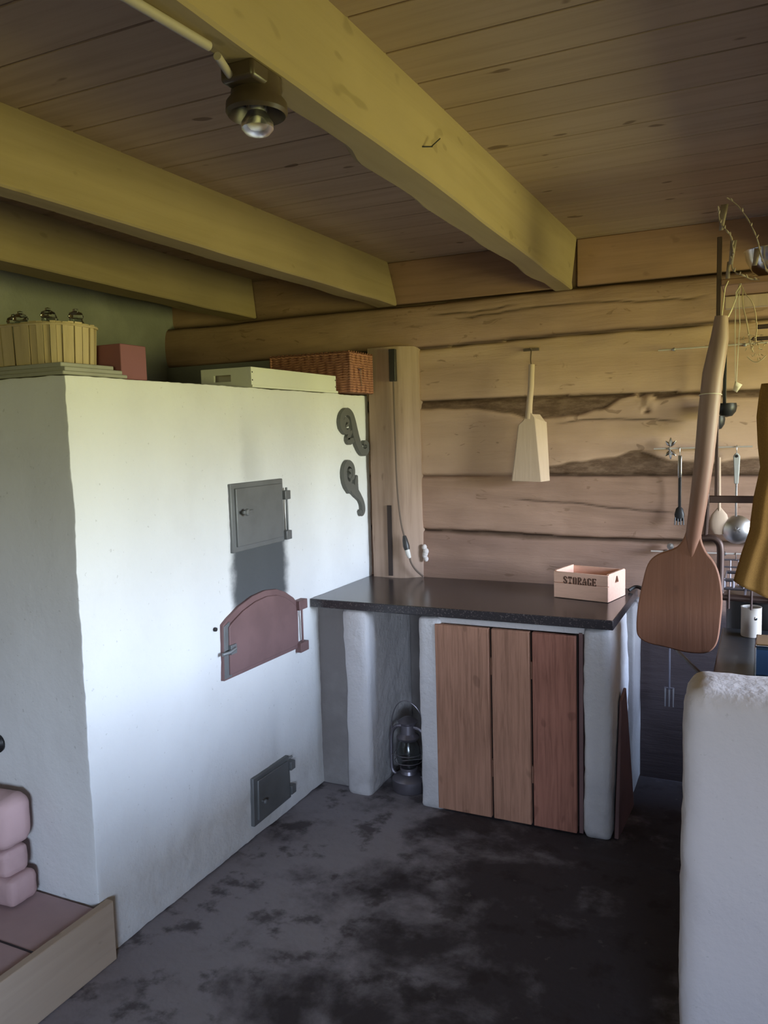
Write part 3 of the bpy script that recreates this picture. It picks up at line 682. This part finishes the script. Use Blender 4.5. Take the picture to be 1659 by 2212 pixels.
MB().prism([kp(2*PI*k/32, 0, -.006)[:2] for k in range(32)], 'z', KZ0, KZ0+.006).build('bottom', M['chip'], kb)
MB().tube([kp(2*PI*k/48, KZ1-.008, .005) for k in range(49)], .004, 6, False).build('rim_band', M['chip'], kb)
jars = [(-2.135, 1.83, 'leftmost'), (-2.072, 1.80, 'second from left'), (-2.012, 1.86, 'middle'), (-1.955, 1.80, 'second from right'), (-1.905, 1.86, 'rightmost')]
j0 = None
for (jx, jy, nm) in jars:
    lb = 'small glass jar in the chip basket, '+nm+' of the five'
    if j0 is None:
        j0 = thing('glass_jar', (jx, jy, KZ0+.008), lb, 'jar', 'glass jars in the chip basket')
        MB().lathe([(0, 0), (.026, 0), (.029, .006), (.029, .10), (.026, .118), (.019, .130), (.019, .138), (.0165, .138), (.0165, .128), (.0235, .115), (.026, .10), (.026, .006), (0, .004)], (jx, jy, KZ0+.008), 20).build('jar_body', M['green_glass'], j0)
        MB().lathe([(0, .135), (.02, .135), (.023, .142), (.019, .152), (.008, .158), (.008, .163), (0, .166)], (jx, jy, KZ0+.008), 16).build('stopper', M['glass'], j0)
    else:
        r_ = j0.copy(); COL.objects.link(r_); r_.location = (jx, jy, KZ0+.008); r_['label'] = lb
        for ch in list(j0.children): c_ = ch.copy(); COL.objects.link(c_); c_.parent = r_

# ================================================================== STEP WITH BRICKS, FRONT LEFT
st = thing('hearth_step', (-2.3, 1.0, 0), 'low brown tiled step with a pale front board, beside the stove', 'step')
MB().box(XL+.01, -1.765, .35, 1.664, 0, .172).build('tile_top', M['tile'], st, bevel=.004)
for y in (1.44, .80): MB().box(XL+.03, -1.768, y-.003, y+.003, .171, .1735).build('tile_joint', M['black'], st, sm=False)
MB().box(-1.762, -1.735, .30, 1.70, 0, .186).build('front_board', M['bench_board'], st, bevel=.003)
br = [(-2.35, -1.985, 1.55, 1.65, .174, .262, 'lowest pale pink brick of the stack on the step'), (-2.35, -2.0, 1.545, 1.64, .263, .35, 'middle pale pink brick of the stack on the step'), (-2.36, -1.985, 1.53, 1.655, .351, .505, 'thick rounded pink stone on top of the brick stack on the step')]
for i, (x0, x1, y0, y1, z0, z1, lb) in enumerate(br):
    nm = 'brick' if i < 2 else 'rounded_stone'
    o = tag(MB().blob(x0, x1, y0, y1, z0, z1, .02, .022 if i < 2 else .04, .005, 9, i*3).build(nm, M['brick'], ang=80), lb, 'brick' if i < 2 else 'stone')
    if i < 2: o['group'] = 'bricks on the step'

# ================================================================== LAMP ON THE CEILING
LPX, LPY, LZ = -.782, 1.19, 2.153
lp = thing('ceiling_lamp', (LPX, LPY, LZ), 'dark brown lamp holder with a bare clear bulb under the near beam', 'lamp')
MB().box(LPX-.028, LPX+.036, LPY-.062, LPY+.03, LZ-.030, LZ+.001).build('junction_box', M['brown_plastic'], lp, bevel=.006)
MB().lathe([(0, LZ-.006), (.040, LZ-.006), (.041, LZ-.02), (.043, LZ-.036), (.051, LZ-.046), (.052, LZ-.060), (.048, LZ-.066), (.044, LZ-.060), (.036, LZ-.040), (0, LZ-.036)], (LPX, LPY, 0), 32).build('lamp_holder', M['brown_plastic'], lp)
MB().lathe([(.012, LZ-.034), (.0165, LZ-.046), (.018, LZ-.054), (.0165, LZ-.060), (.021, LZ-.068), (.027, LZ-.077), (.027, LZ-.086), (.020, LZ-.094), (.008, LZ-.098), (0, LZ-.0985)], (LPX, LPY, 0), 28).build('light_bulb', glass('bulb_glass', .35, (1, 1, .97)), lp)
MB().lathe([(.0, LZ-.036), (.013, LZ-.036), (.013, LZ-.052), (.010, LZ-.060), (.006, LZ-.072), (0, LZ-.074)], (LPX, LPY, 0), 16).build('bulb_cap', M['white_plastic'], lp)
tag(MB().tube([(-.812, .40, LZ-.008), (-.793, .80, LZ-.010), (-.777, 1.057, LZ-.008)], .0075, 12).build('cable_conduit', M['conduit']), 'long pale conduit running along the underside of the near beam', 'conduit', 'conduits under the beam')
tag(MB().tube([(-.777, 1.078, LZ-.014), (-.792, 1.132, LZ-.020)], .0065, 12).build('cable_conduit', M['conduit']), 'short pale conduit stub entering the lamp holder', 'conduit', 'conduits under the beam')

# ================================================================== CABLE ON THE POST
yy = W-.085
cb = thing('power_cable', (-1.597, yy, .86), 'brown power cable with black box and plug hanging down the timber post', 'cable')
MB().box(-1.615, -1.584, yy-.02, yy+.005, 1.797, 1.948).build('cable_box', M['black_plastic'], cb, bevel=.002)
MB().tube(smooth([(-1.598, yy-.008, 1.80), (-1.598, yy-.004, 1.52), (-1.593, yy-.006, 1.30), (-1.577, yy-.012, 1.14), (-1.557, yy-.015, 1.055)], 6), .0045, 8).build('cord', M['cable'], cb)
MB().tube([(-1.558, yy-.015, 1.062), (-1.554, yy-.016, 1.04), (-1.548, yy-.017, 1.012), (-1.544, yy-.017, .995)], [.008, .013, .016, .013], 12).build('black_connector', M['black_plastic'], cb)
MB().tube([(-1.545, yy-.017, .998), (-1.540, yy-.015, .975), (-1.534, yy-.012, .955)], [.013, .012, .008], 12).build('white_plug', M['white_plastic'], cb)
MB().tube(smooth([(-1.534, yy-.012, .958), (-1.527, yy-.01, .93), (-1.508, yy+.0, .895), (-1.48, yy+.02, .862)], 6), .0045, 8).build('lower_cord', M['cable'], cb)
fm = MB()
for (x, z, r_) in ((-1.488, .998, .013), (-1.481, .978, .015), (-1.487, .957, .013), (-1.480, .941, .012), (-1.484, .967, .014)):
    fm.lathe([(r_*math.sin(t*PI/7), -r_*1.15*math.cos(t*PI/7)) for t in range(8)], (x, W-.022, z), 12)
tag(fm.build('foam_blob', M['foam']), 'pale lump of mounting foam squeezed out beside the timber post', 'foam')

# ================================================================== SCOOP ON THE LOG WALL
sc = thing('wooden_scoop', (-.94, W-.06, 1.32), 'pale carved wooden scoop hanging handle-up on the log wall', 'scoop')
yp = W-.125
MB().tube([(-.927, yp+.018, 1.835), (-.930, yp+.014, 1.74), (-.937, yp+.010, 1.66), (-.942, yp+.012, 1.60)], [.0135, .0135, .014, .016], 12).build('handle', M['pale'], sc)
fr = [(-.942, 1.628), (-.926, 1.626), (-.910, 1.605), (-.900, 1.50), (-.884, 1.323), (-1.018, 1.325), (-.999, 1.46), (-.985, 1.575), (-.965, 1.592)]
MB().prism(fr, 'y', yp, yp+.010).build('blade', M['pale'], sc, bevel=.003)
b = MB(); b.hexa([(-.892, yp+.002, 1.323), (-.883, yp+.002, 1.323), (-.862, yp+.070, 1.323), (-.872, yp+.070, 1.323)], [(-.920, yp+.002, 1.605), (-.909, yp+.002, 1.605), (-.872, yp+.06, 1.585), (-.882, yp+.06, 1.585)]).build('side_wall', M['pale'], sc, bevel=.003)
MB().hexa([(-1.021, yp+.004, 1.325), (-1.011, yp+.004, 1.325), (-1.016, yp+.07, 1.325), (-1.026, yp+.07, 1.325)], [(-.988, yp+.004, 1.57), (-.978, yp+.004, 1.57), (-.983, yp+.06, 1.57), (-.993, yp+.06, 1.57)]).build('side_wall', M['pale'], sc, bevel=.003)
MB().hexa([(-.985, yp+.004, 1.575), (-.912, yp+.003, 1.60), (-.876, yp+.055, 1.585), (-.985, yp+.055, 1.575)], [(-.960, yp+.004, 1.600), (-.930, yp+.003, 1.622), (-.900, yp+.050, 1.620), (-.955, yp+.055, 1.600)]).build('shoulder', M['pale'], sc, bevel=.003)
MB().tube(smooth([(-.928, yp+.018, 1.828), (-.94, yp+.05, 1.86), (-.951, W-.02, 1.905)], 4), .0025, 6).build('hanging_cord', M['cable'], sc)
b = MB().tube([(-.951, W+.01, 1.908), (-.951, W-.045, 1.912)], .003, 6).box(-.99, -.92, W-.012, W+.006, 1.903, 1.915)
tag(b.build('wall_hook', M['cable']), 'small dark hook above the wooden scoop', 'hook')

# ================================================================== RODS AND UTENSILS ON THE WALL
def rod(z0, z1, x0, x1, label):
    t = thing('hook_rail', (x0, W-.05, z0), label, 'rail', 'thin metal rails on the log wall')
    MB().tube([(x0, W-.05, z0), (x1, W-.05, z1)], .0035, 8).build('rail', M['rail'], t)
    for x in (x0+.062, (x0+x1)/2+.0):
        MB().tube([(x, W+.01, z0), (x, W-.05, z0)], .003, 6).lathe([(0, -.008), (.007, -.006), (.007, .003), (0, .004)], (x, W-.05, z0), 10, axis='y').build('mount', M['steel'], t)
    return t
rod(1.865, 1.872, -.408, .25, 'top metal rail on the log wall, with the black ladles hanging from it')
t = rod(1.458, 1.462, -.423, -.045, 'middle metal rail with a shiny leaf-shaped mount')
lf = MB()
for s_ in (-1, 1):
    for q in (-1, 0, 1):
        a = q*.75; L = .036 if q == 0 else .03
        p0 = Vector((-.356, W-.048, 1.459+s_*.009)); dv = Vector((math.sin(a), 0, s_*math.cos(a)))
        lf.tube([p0, p0+dv*L*.45, p0+dv*L], [.004, .008, .002], 8)
lf.build('leaf_mount', M['chrome'], t)['label'] = 'shiny leaf-shaped mount'
t = rod(1.024, 1.026, -.432, .15, 'lower metal rail behind the bread peel')
MB().lathe([(0, -.012), (.013, -.010), (.015, 0), (.008, .01)], (-.355, W-.035, 1.045), 14, axis='y').build('knob', M['steel'], t)
# serving fork
t = thing('pasta_fork', (-.32, W-.045, 1.14), 'hanging serving fork with bright metal handle and dark claw, left of the bread peel', 'utensil')
MB().box(-.327, -.311, W-.052, W-.04, 1.335, 1.43).build('handle', M['chrome'], t, bevel=.003)
MB().box(-.325, -.313, W-.050, W-.043, 1.21, 1.337).build('shank', M['black'], t, bevel=.002)
c_ = MB().lathe([(0, .0), (.016, .005), (.020, .03), (.014, .055), (.004, .065)], (-.319, W-.05, 1.152), 16, sy=.5)
for k in range(4): c_.tube([(-.335+k*.0105, W-.055, 1.17), (-.336+k*.0115, W-.062, 1.14)], .003, 6)
c_.build('claw', M['black'], t)
MB().tube(smooth([(-.319, W-.046, 1.425), (-.319, W-.056, 1.45), (-.319, W-.05, 1.466), (-.319, W-.042, 1.455)], 4), .0018, 6).build('hook', M['steel'], t)
# skimmer
t = thing('skimmer', (-.10, W-.05, 1.08), 'steel skimmer with grey handle and round bowl hanging right of the bread peel', 'utensil')
MB().prism([(-.116, 1.424), (-.108, 1.436), (-.098, 1.436), (-.090, 1.424), (-.092, 1.36), (-.095, 1.312), (-.111, 1.312), (-.113, 1.36)], 'y', W-.058, W-.045).build('handle', simple('grey_handle', (.42, .42, .40), .4), t, bevel=.003)
MB().lathe([(0, -.001), (.006, -.001), (.006, .002)], (-.103, W-.0585, 1.424), 10, axis='y').build('hanging_hole', M['black'], t)
MB().box(-.107, -.099, W-.054, W-.05, 1.175, 1.315).build('shank', M['steel'], t, bevel=.001)
MB().lathe([(0, -.016), (.015, -.015), (.035, -.009), (.048, .000), (.058, .010)], (-.097, W-.06, 1.125), 32, axis='y').build('bowl', M['steel'], t, solid=.002)
MB().tube(smooth([(-.103, W-.05, 1.43), (-.103, W-.06, 1.455), (-.103, W-.05, 1.468), (-.103, W-.042, 1.458)], 4), .0018, 6).build('hook', M['steel'], t)
# wooden spoon, black ladles
t = thing('wooden_spoon', (-.165, W-.04, 1.1), 'pale wooden spoon on the wall, mostly hidden behind the bread peel handle', 'utensil')
MB().lathe([(0, -.055), (.02, -.05), (.034, -.025), (.037, .0), (.03, .03), (.012, .052), (.006, .06)], (-.165, W-.05, 1.155), 20, sy=.28).build('bowl', M['pale'], t)
MB().tube([(-.165, W-.05, 1.20), (-.168, W-.05, 1.42)], .006, 8).build('handle', M['pale'], t)
for dx, z0, z1, r_, lb in ((0, 1.862, 1.615, .036, 'black ladle hanging from the top rail, just right of the bread peel handle'), (-.032, 1.86, 1.565, .028, 'lower black ladle half hidden behind the bread peel handle')):
    t = thing('black_ladle', (-.15+dx, W-.05, z1), lb, 'utensil', 'black ladles')
    MB().box(-.158+dx, -.145+dx, W-.055-abs(dx), W-.047-abs(dx), z1+.012, z0-.02).build('handle', M['black'], t, bevel=.002)
    MB().lathe([(0, -.034), (r_*.55, -.029), (r_*.9, -.012), (r_, .008), (r_*.93, .022), (r_*.86, .022), (r_*.9, .006), (r_*.5, -.022), (0, -.028)], (-.143+dx, W-.07-abs(dx)*1.6, z1), 22, sx=1.1).build('bowl', M['black'], t)
    MB().tube(smooth([(-.151+dx, W-.05, z0-.022), (-.151+dx, W-.06, z0), (-.151+dx, W-.05, z0+.010), (-.151+dx, W-.042, z0+.002)], 4), .0018, 6).build('hook', M['steel'], t)
# trivet / grill hanging from the lower rail
t = thing('wire_trivet', (-.07, W-.05, .85), 'dark square wire grid hanging from the lower rail beside the apron', 'trivet')
g = MB(); gx0, gx1, gz0, gz1 = -.15, -.03, .86, 1.0
for x in (gx0, gx0+.03, gx0+.06, gx0+.09, gx1): g.tube([(x, W-.05, gz0), (x, W-.05, gz1)], .0035, 6)
for z in (gz0, gz1, gz1-.03): g.tube([(gx0, W-.05, z), (gx1, W-.05, z)], .004, 6)
g.build('grid', M['darksteel'], t)
MB().tube(smooth([(-.1, W-.05, 1.0), (-.1, W-.058, 1.018), (-.1, W-.05, 1.03), (-.1, W-.042, 1.022)], 4), .002, 6).build('hook', M['steel'], t)

# ================================================================== KITCHEN RANGE
rg = thing('kitchen_range', (.5, 2.3, 0), 'masonry kitchen range with whitewashed end wall and black iron top at the right edge', 'range')
MB().blob(-.150, 1.25, 1.73, 1.93, -.01, 1.003, .03, .045, .006, 5, 31).build('end_wall', M['range_white'], rg, ang=70)['label'] = 'whitewashed end wall with a rounded corner'
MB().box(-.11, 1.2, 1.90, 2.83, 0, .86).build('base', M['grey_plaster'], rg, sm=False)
MB().box(-.118, 1.22, 1.92, 2.84, .86, .882).build('iron_top', M['cooktop'], rg, bevel=.004)['label'] = 'glossy black iron cooking top'
MB().blob(-.158, -.146, 1.85, 1.92, .34, .46, .03, .004, .002, 5, 3).build('plaster_chip', M['range_white'], rg)
t = thing('blue_kettle', (.045, 2.34, .883), 'dark blue shiny square kettle on the iron cooking top at the right edge', 'kettle')
MB().box(-.016, .13, 2.30, 2.42, .883, .962).build('body', M['bluetin'], t, bevel=.006)
MB().box(-.013, .127, 2.303, 2.417, .962, .970).build('lid', M['chrome'], t, bevel=.003)
MB().tube([(-.014, 2.299, .885), (-.014, 2.299, .962)], .003, 6).build('bright_edge', M['chrome'], t)
t = thing('utensil_tin', (-.03, 2.75, .883), 'cream enamelled tin standing at the back of the iron cooking top', 'tin')
MB().lathe([(0, 0), (.029, 0), (.030, .004), (.030, .09), (.031, .094), (.027, .094), (.027, .006), (0, .006)], (-.03, 2.75, .883), 24).build('body', M['tin'], t)
MB().lathe([(0, -.003), (.006, -.002), (.006, 0)], (-.018, 2.7235, .945), 10, axis='y').build('sparkle_disc', M['chrome'], t)  # chrome disc stands in for a sparkle on the tin
t = thing('cooking_pot', (-.02, 3.02, .6), 'black cooking pot behind the iron cooking top', 'pot') 
MB().lathe([(0, 0), (.12, 0), (.13, .01), (.135, .30), (.142, .305), (.128, .305), (.124, .015), (0, .012)], (.02, 3.02, .66), 32).build('body', M['black'], t)
MB().lathe([(.14, .306), (.13, .318), (.06, .335), (.012, .34), (.012, .36), (.02, .366), (0, .372)], (.02, 3.02, .66), 32).build('lid', M['darksteel'], t)
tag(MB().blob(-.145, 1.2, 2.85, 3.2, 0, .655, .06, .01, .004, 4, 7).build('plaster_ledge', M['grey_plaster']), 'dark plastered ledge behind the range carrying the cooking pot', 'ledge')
# roasting fork and poker hanging low
t = thing('roasting_fork', (-.35, W-.06, .37), 'black roasting fork with three bright tips hanging low on the wall right of the cupboard', 'utensil')
MB().tube(smooth([(-.352, W+.005, .765), (-.352, W-.055, .775), (-.352, W-.055, .76), (-.353, W-.06, .43)], 4), .0045, 8).build('shaft', M['darksteel'], t)
MB().tube([(-.372, W-.06, .437), (-.334, W-.06, .437)], .004, 6).build('crosspiece', M['darksteel'], t)
for k in range(3): MB().tube([(-.369+k*.0165, W-.06, .437), (-.369+k*.0165, W-.062, .355)], [.004, .0022], 8).build('tine', M['steel'], t)
tag(MB().tube([(-.275, 2.88, .792), (-.10, 2.12, .8915), (-.07, 1.98, .8915)], .006, 8).build('poker', M['black']), 'thin black poker lying slantwise off the left corner of the iron cooking top', 'poker')

# ================================================================== HANGING RACK, PEEL, APRON
rk = thing('pot_rack', (0, 2.72, 1.0), 'dark iron and wood rack hanging over the range at the right edge', 'rack')
Y = 2.72
MB().box(-.143, -.129, Y-.006, Y+.006, 1.88, 2.12).box(-.141, -.131, Y-.005, Y+.005, 1.32, 1.88).build('upright', M['rack'], rk, bevel=.002)
MB().box(-.130, .62, Y-.01, Y+.24, 1.972, 1.992).build('shelf', M['infill'], rk, bevel=.003)
MB().box(-.128, .62, Y+.2, Y+.22, 1.928, 1.970).build('shelf_rail', M['pale'], rk, bevel=.003)
MB().box(-.172, .6, Y-.008, Y+.008, 1.308, 1.330).box(-.178, -.156, Y-.012, Y+.012, 1.300, 1.338).build('cross_bar', M['rack'], rk, bevel=.002)
MB().tube([(-.160, Y, 1.32), (-.166, Y, 1.19)], .006, 8).build('drop_bar', M['rack'], rk)
MB().tube(smooth([(-.178, Y, 1.195), (-.150, Y, 1.196), (-.132, Y, 1.188), (-.122, Y, 1.165), (-.121, Y, 1.10), (-.121, Y, 1.03), (-.112, Y, 1.012), (-.08, Y, 1.008), (.3, Y, 1.002), (.6, Y, 1.0)], 5), .011, 12).build('pipe_rail', M['rack'], rk)
MB().box(-.03, .6, Y+.30, Y+.315, 1.868, 1.882).box(-.05, .6, Y+.30, Y+.315, 1.83, 1.842).build('rear_slat', M['rack'], rk, bevel=.002)
MB().tube([(.6, Y, 1.0), (.6, Y, ZC+.01)], .006, 6).build('hanger', M['rack'], rk)
for x in (-.095, -.03, .02): MB().tube([(x, Y-.012, 1.035), (x, Y-.014, .975)], .004, 6).build('small_hook', M['rack'], rk)
# pan lids lying on the pipe rail height
t = thing('pan_rack', (-.05, 2.84, 1.02), 'dark low iron basket of pans behind the pipe rail over the range', 'pan rack')
g = MB()
for z in (1.022, 1.05): g.tube([(-.112, 2.80, z), (.3, 2.80, z), (.3, 2.95, z), (-.112, 2.95, z), (-.112, 2.80, z)], .006, 6)
for x in (-.112, -.085, -.055, -.02, .02): g.tube([(x, 2.80, 1.02), (x, 2.80, 1.055)], .005, 6)
g.tube([(-.05, 2.80, 1.02), (-.05, Y, 1.012)], .004, 6).tube([(.2, 2.80, 1.02), (.2, Y, 1.005)], .004, 6).build('wire_frame', M['darksteel'], t)
MB().lathe([(0, .0), (.07, .0), (.075, .02), (.06, .035), (0, .045)], (.0, 2.87, 1.02), 24).build('pan', M['black'], t)
# metal bowl on the shelf
t = tag(MB().lathe([(0, .002), (.035, 0), (.06, .018), (.078, .05), (.083, .075), (.086, .078), (.080, .078), (.072, .05), (.055, .022), (0, .01)], (.015, 2.76, 1.994), 32).build('metal_bowl', M['chrome']), 'shiny metal bowl on the hanging shelf at the right edge', 'bowl')
# twigs
tw = thing('dried_twigs', (-.06, 2.64, 1.95), 'dried arching twigs tucked over the hanging shelf', 'twigs')
def twig(pts, y0, r_=.0017, knots=True):
    P3 = smooth([(x, y0+.01*math.sin(i*1.7), z) for i, (x, z) in enumerate(pts)], 5)
    b = MB().tube(P3, [r_*(1+.35*math.sin(i*1.3)) for i in range(len(P3))], 6)
    if knots:
        for i in range(3, len(P3)-2, 5):
            p_ = Vector(P3[i]); b.tube([p_, p_+Vector((random.uniform(-.006, .006), -.004, random.uniform(.004, .010)))], [.004, .0015], 6)
    b.build('twig', M['twig'], tw)
twig([(-.115, 2.216), (-.089, 2.195), (-.062, 2.154), (-.041, 2.11), (-.03, 2.082), (-.023, 2.048), (-.01, 2.007), (-.001, 1.987)], 2.65)
twig([(-.138, 2.195), (-.135, 2.162), (-.129, 2.141), (-.113, 2.119), (-.101, 2.101), (-.097, 2.07), (-.094, 2.05)], 2.65, .0023)
twig([(-.094, 2.07), (-.098, 2.019), (-.086, 1.997), (-.071, 1.99), (-.048, 1.978), (-.024, 1.973)], 2.66, .0023)
for x, z, l, a in ((-.128, 2.165, .075, -.15), (-.100, 2.06, .07, -.08), (-.108, 2.01, .05, .1), (-.035, 2.04, .05, -.1)):
    MB().add([(x-.008, 2.667, z-l/2), (x+.004, 2.664, z-l/2), (x+.010+a*-.05, 2.668, z+l/2), (x-.004, 2.670, z+l/2)], [(0, 1, 2, 3)]).build('dry_leaf', M['twig'], tw, solid=.001)
# strings with tassel
t = thing('string_loops', (-.08, 2.62, 1.66), 'pale string loops with a small knotted tag hanging from the shelf', 'string')
MB().tube([(-.075, 2.70, 1.97), (-.085, 2.63, 1.938), (-.086, 2.62, 1.844), (-.083, 2.62, 1.675)], .0014, 5).tube([(-.075, 2.70, 1.97), (-.077, 2.625, 1.92), (-.073, 2.62, 1.843), (-.077, 2.62, 1.76), (-.080, 2.62, 1.675)], .0014, 5).build('string', M['string'], t)
MB().tube(smooth([(-.074, 2.70, 1.972), (-.091, 2.60, 1.896), (-.104, 2.575, 1.862), (-.112, 2.56, 1.835)], 4), .0015, 5).tube(smooth([(-.078, 2.70, 1.972), (-.096, 2.60, 1.88), (-.116, 2.56, 1.842)], 4), .0014, 5).build('string', M['string'], t)
MB().add([(-.083, 2.618, 1.678), (-.079, 2.622, 1.676), (-.064, 2.618, 1.667), (-.078, 2.62, 1.645), (-.090, 2.618, 1.652)], [(0, 1, 2, 3, 4)]).build('tag', M['string'], t, solid=.004)
# hanging dried herb sprig
t = thing('dried_herbs', (-.04, 2.63, 1.74), 'sprig of dried herbs dangling below the shelf at the right edge', 'herbs')
b = MB(); b.tube(smooth([(-.073, 2.68, 1.965), (-.060, 2.63, 1.93), (-.045, 2.62, 1.91), (-.034, 2.62, 1.88), (-.028, 2.62, 1.83), (-.031, 2.62, 1.79)], 5), .0016, 5)
b.tube(smooth([(-.068, 2.68, 1.955), (-.066, 2.63, 1.90), (-.055, 2.62, 1.85), (-.045, 2.62, 1.79), (-.036, 2.62, 1.76)], 5), .0022, 5)
for k in range(46):
    x, z = -.034+random.gauss(0, .014), 1.775+random.gauss(0, .022); a = random.uniform(0, 6.3)
    b.tube([(x, 2.62+random.uniform(-.01, .01), z), (x+.008*math.cos(a), 2.62, z+.008*math.sin(a))], [.0018, .0008], 4)
b.tube([(-.052+.045*math.sin(q*.35)**1*0+.05*(q/7.), 2.62, 1.748-.018*math.sin(q/7*PI)) for q in range(8)], .0016, 5)
b.build('sprig', M['herb'], t)
# bread peel
pe_ = thing('bread_peel', (-.23, 2.55, .866), 'large brown wooden bread peel hanging blade-down beside the range', 'bread peel')
BL = [(-.206, 1.262), (-.214, 1.222), (-.236, 1.188), (-.292, 1.162), (-.319, 1.132), (-.335, 1.071), (-.348, .997), (-.352, .931), (-.345, .902), (-.317, .885), (-.263, .876), (-.209, .866), (-.157, .867), (-.131, .882), (-.116, .915), (-.109, .986), (-.107, 1.042), (-.115, 1.104), (-.130, 1.145), (-.154, 1.178), (-.167, 1.215), (-.168, 1.262)]
BL2 = smooth(BL+[BL[0]], 4)[:-1]
MB().prism(BL2, 'y', 2.543, 2.560).build('blade', M['peel'], pe_, bevel=.004)
b = MB().tube([(-.120, 2.550, 1.862), (-.124, 2.550, 1.80), (-.141, 2.550, 1.70), (-.152, 2.550, 1.58), (-.163, 2.550, 1.44), (-.177, 2.551, 1.32), (-.190, 2.551, 1.22), (-.195, 2.551, 1.15)], [.018, .025, .029, .029, .027, .025, .022, .006], 16)
b.build('handle', M['peel_handle'], pe_)
lp_ = MB().tube([(-.147+.031*math.cos(q*PI/8), 2.55+.031*math.sin(q*PI/8), 1.638-.004*math.sin(q*PI/8)) for q in range(17)], .0014, 5, False)
lp_.build('string_ring', M['string'], pe_)
MB().tube([(-.12, 2.55, 1.855), (-.115, 2.62, 1.95), (-.11, 2.712, 1.985)], .0018, 5).build('hanging_string', M['string'], pe_)
# apron
def apron():
    b = MB(); nu, nv = 44, 60
    L = [(1.66, -.012), (1.633, -.017), (1.571, -.023), (1.494, -.019), (1.431, -.011), (1.347, -.026), (1.25, -.036), (1.19, -.054), (1.11, -.074)]
    def left(z):
        for (za, xa), (zb, xb) in zip(L, L[1:]):
            if z >= zb: return xa+(xb-xa)*(za-z)/(za-zb)
        return L[-1][1]
    for j in range(nv+1):
        v = j/nv
        for i in range(nu+1):
            u = i/nu; zb = 1.110-.052*min(1, u*3.2)+.02*max(0, u-.5)
            z = 1.66+(zb-1.66)*v; xl = left(max(z, 1.11)); xr = .10+.16*v
            x = xl+(xr-xl)*u
            fold = .018*math.sin(u*15+1.2+v*1.5)*(.35+.65*v)+.010*math.sin(u*31+v*3)*v
            b.v.append(Vector((x, 2.45+fold, z)))
    for j in range(nv):
        for i in range(nu): a = j*(nu+1)+i; b.f.append([a, a+nu+1, a+nu+2, a+1])
    t = thing('ochre_apron', (.05, 2.45, 1.05), 'folded ochre yellow apron hanging at the right edge', 'apron')
    b.build('cloth', M['cloth'], t, solid=.003, ang=80)
    MB().tube([(.04, 2.45, 1.655), (.06, 2.58, 1.85), (.07, 2.715, 1.985)], .004, 6).build('neck_band', M['cloth'], t)
apron()
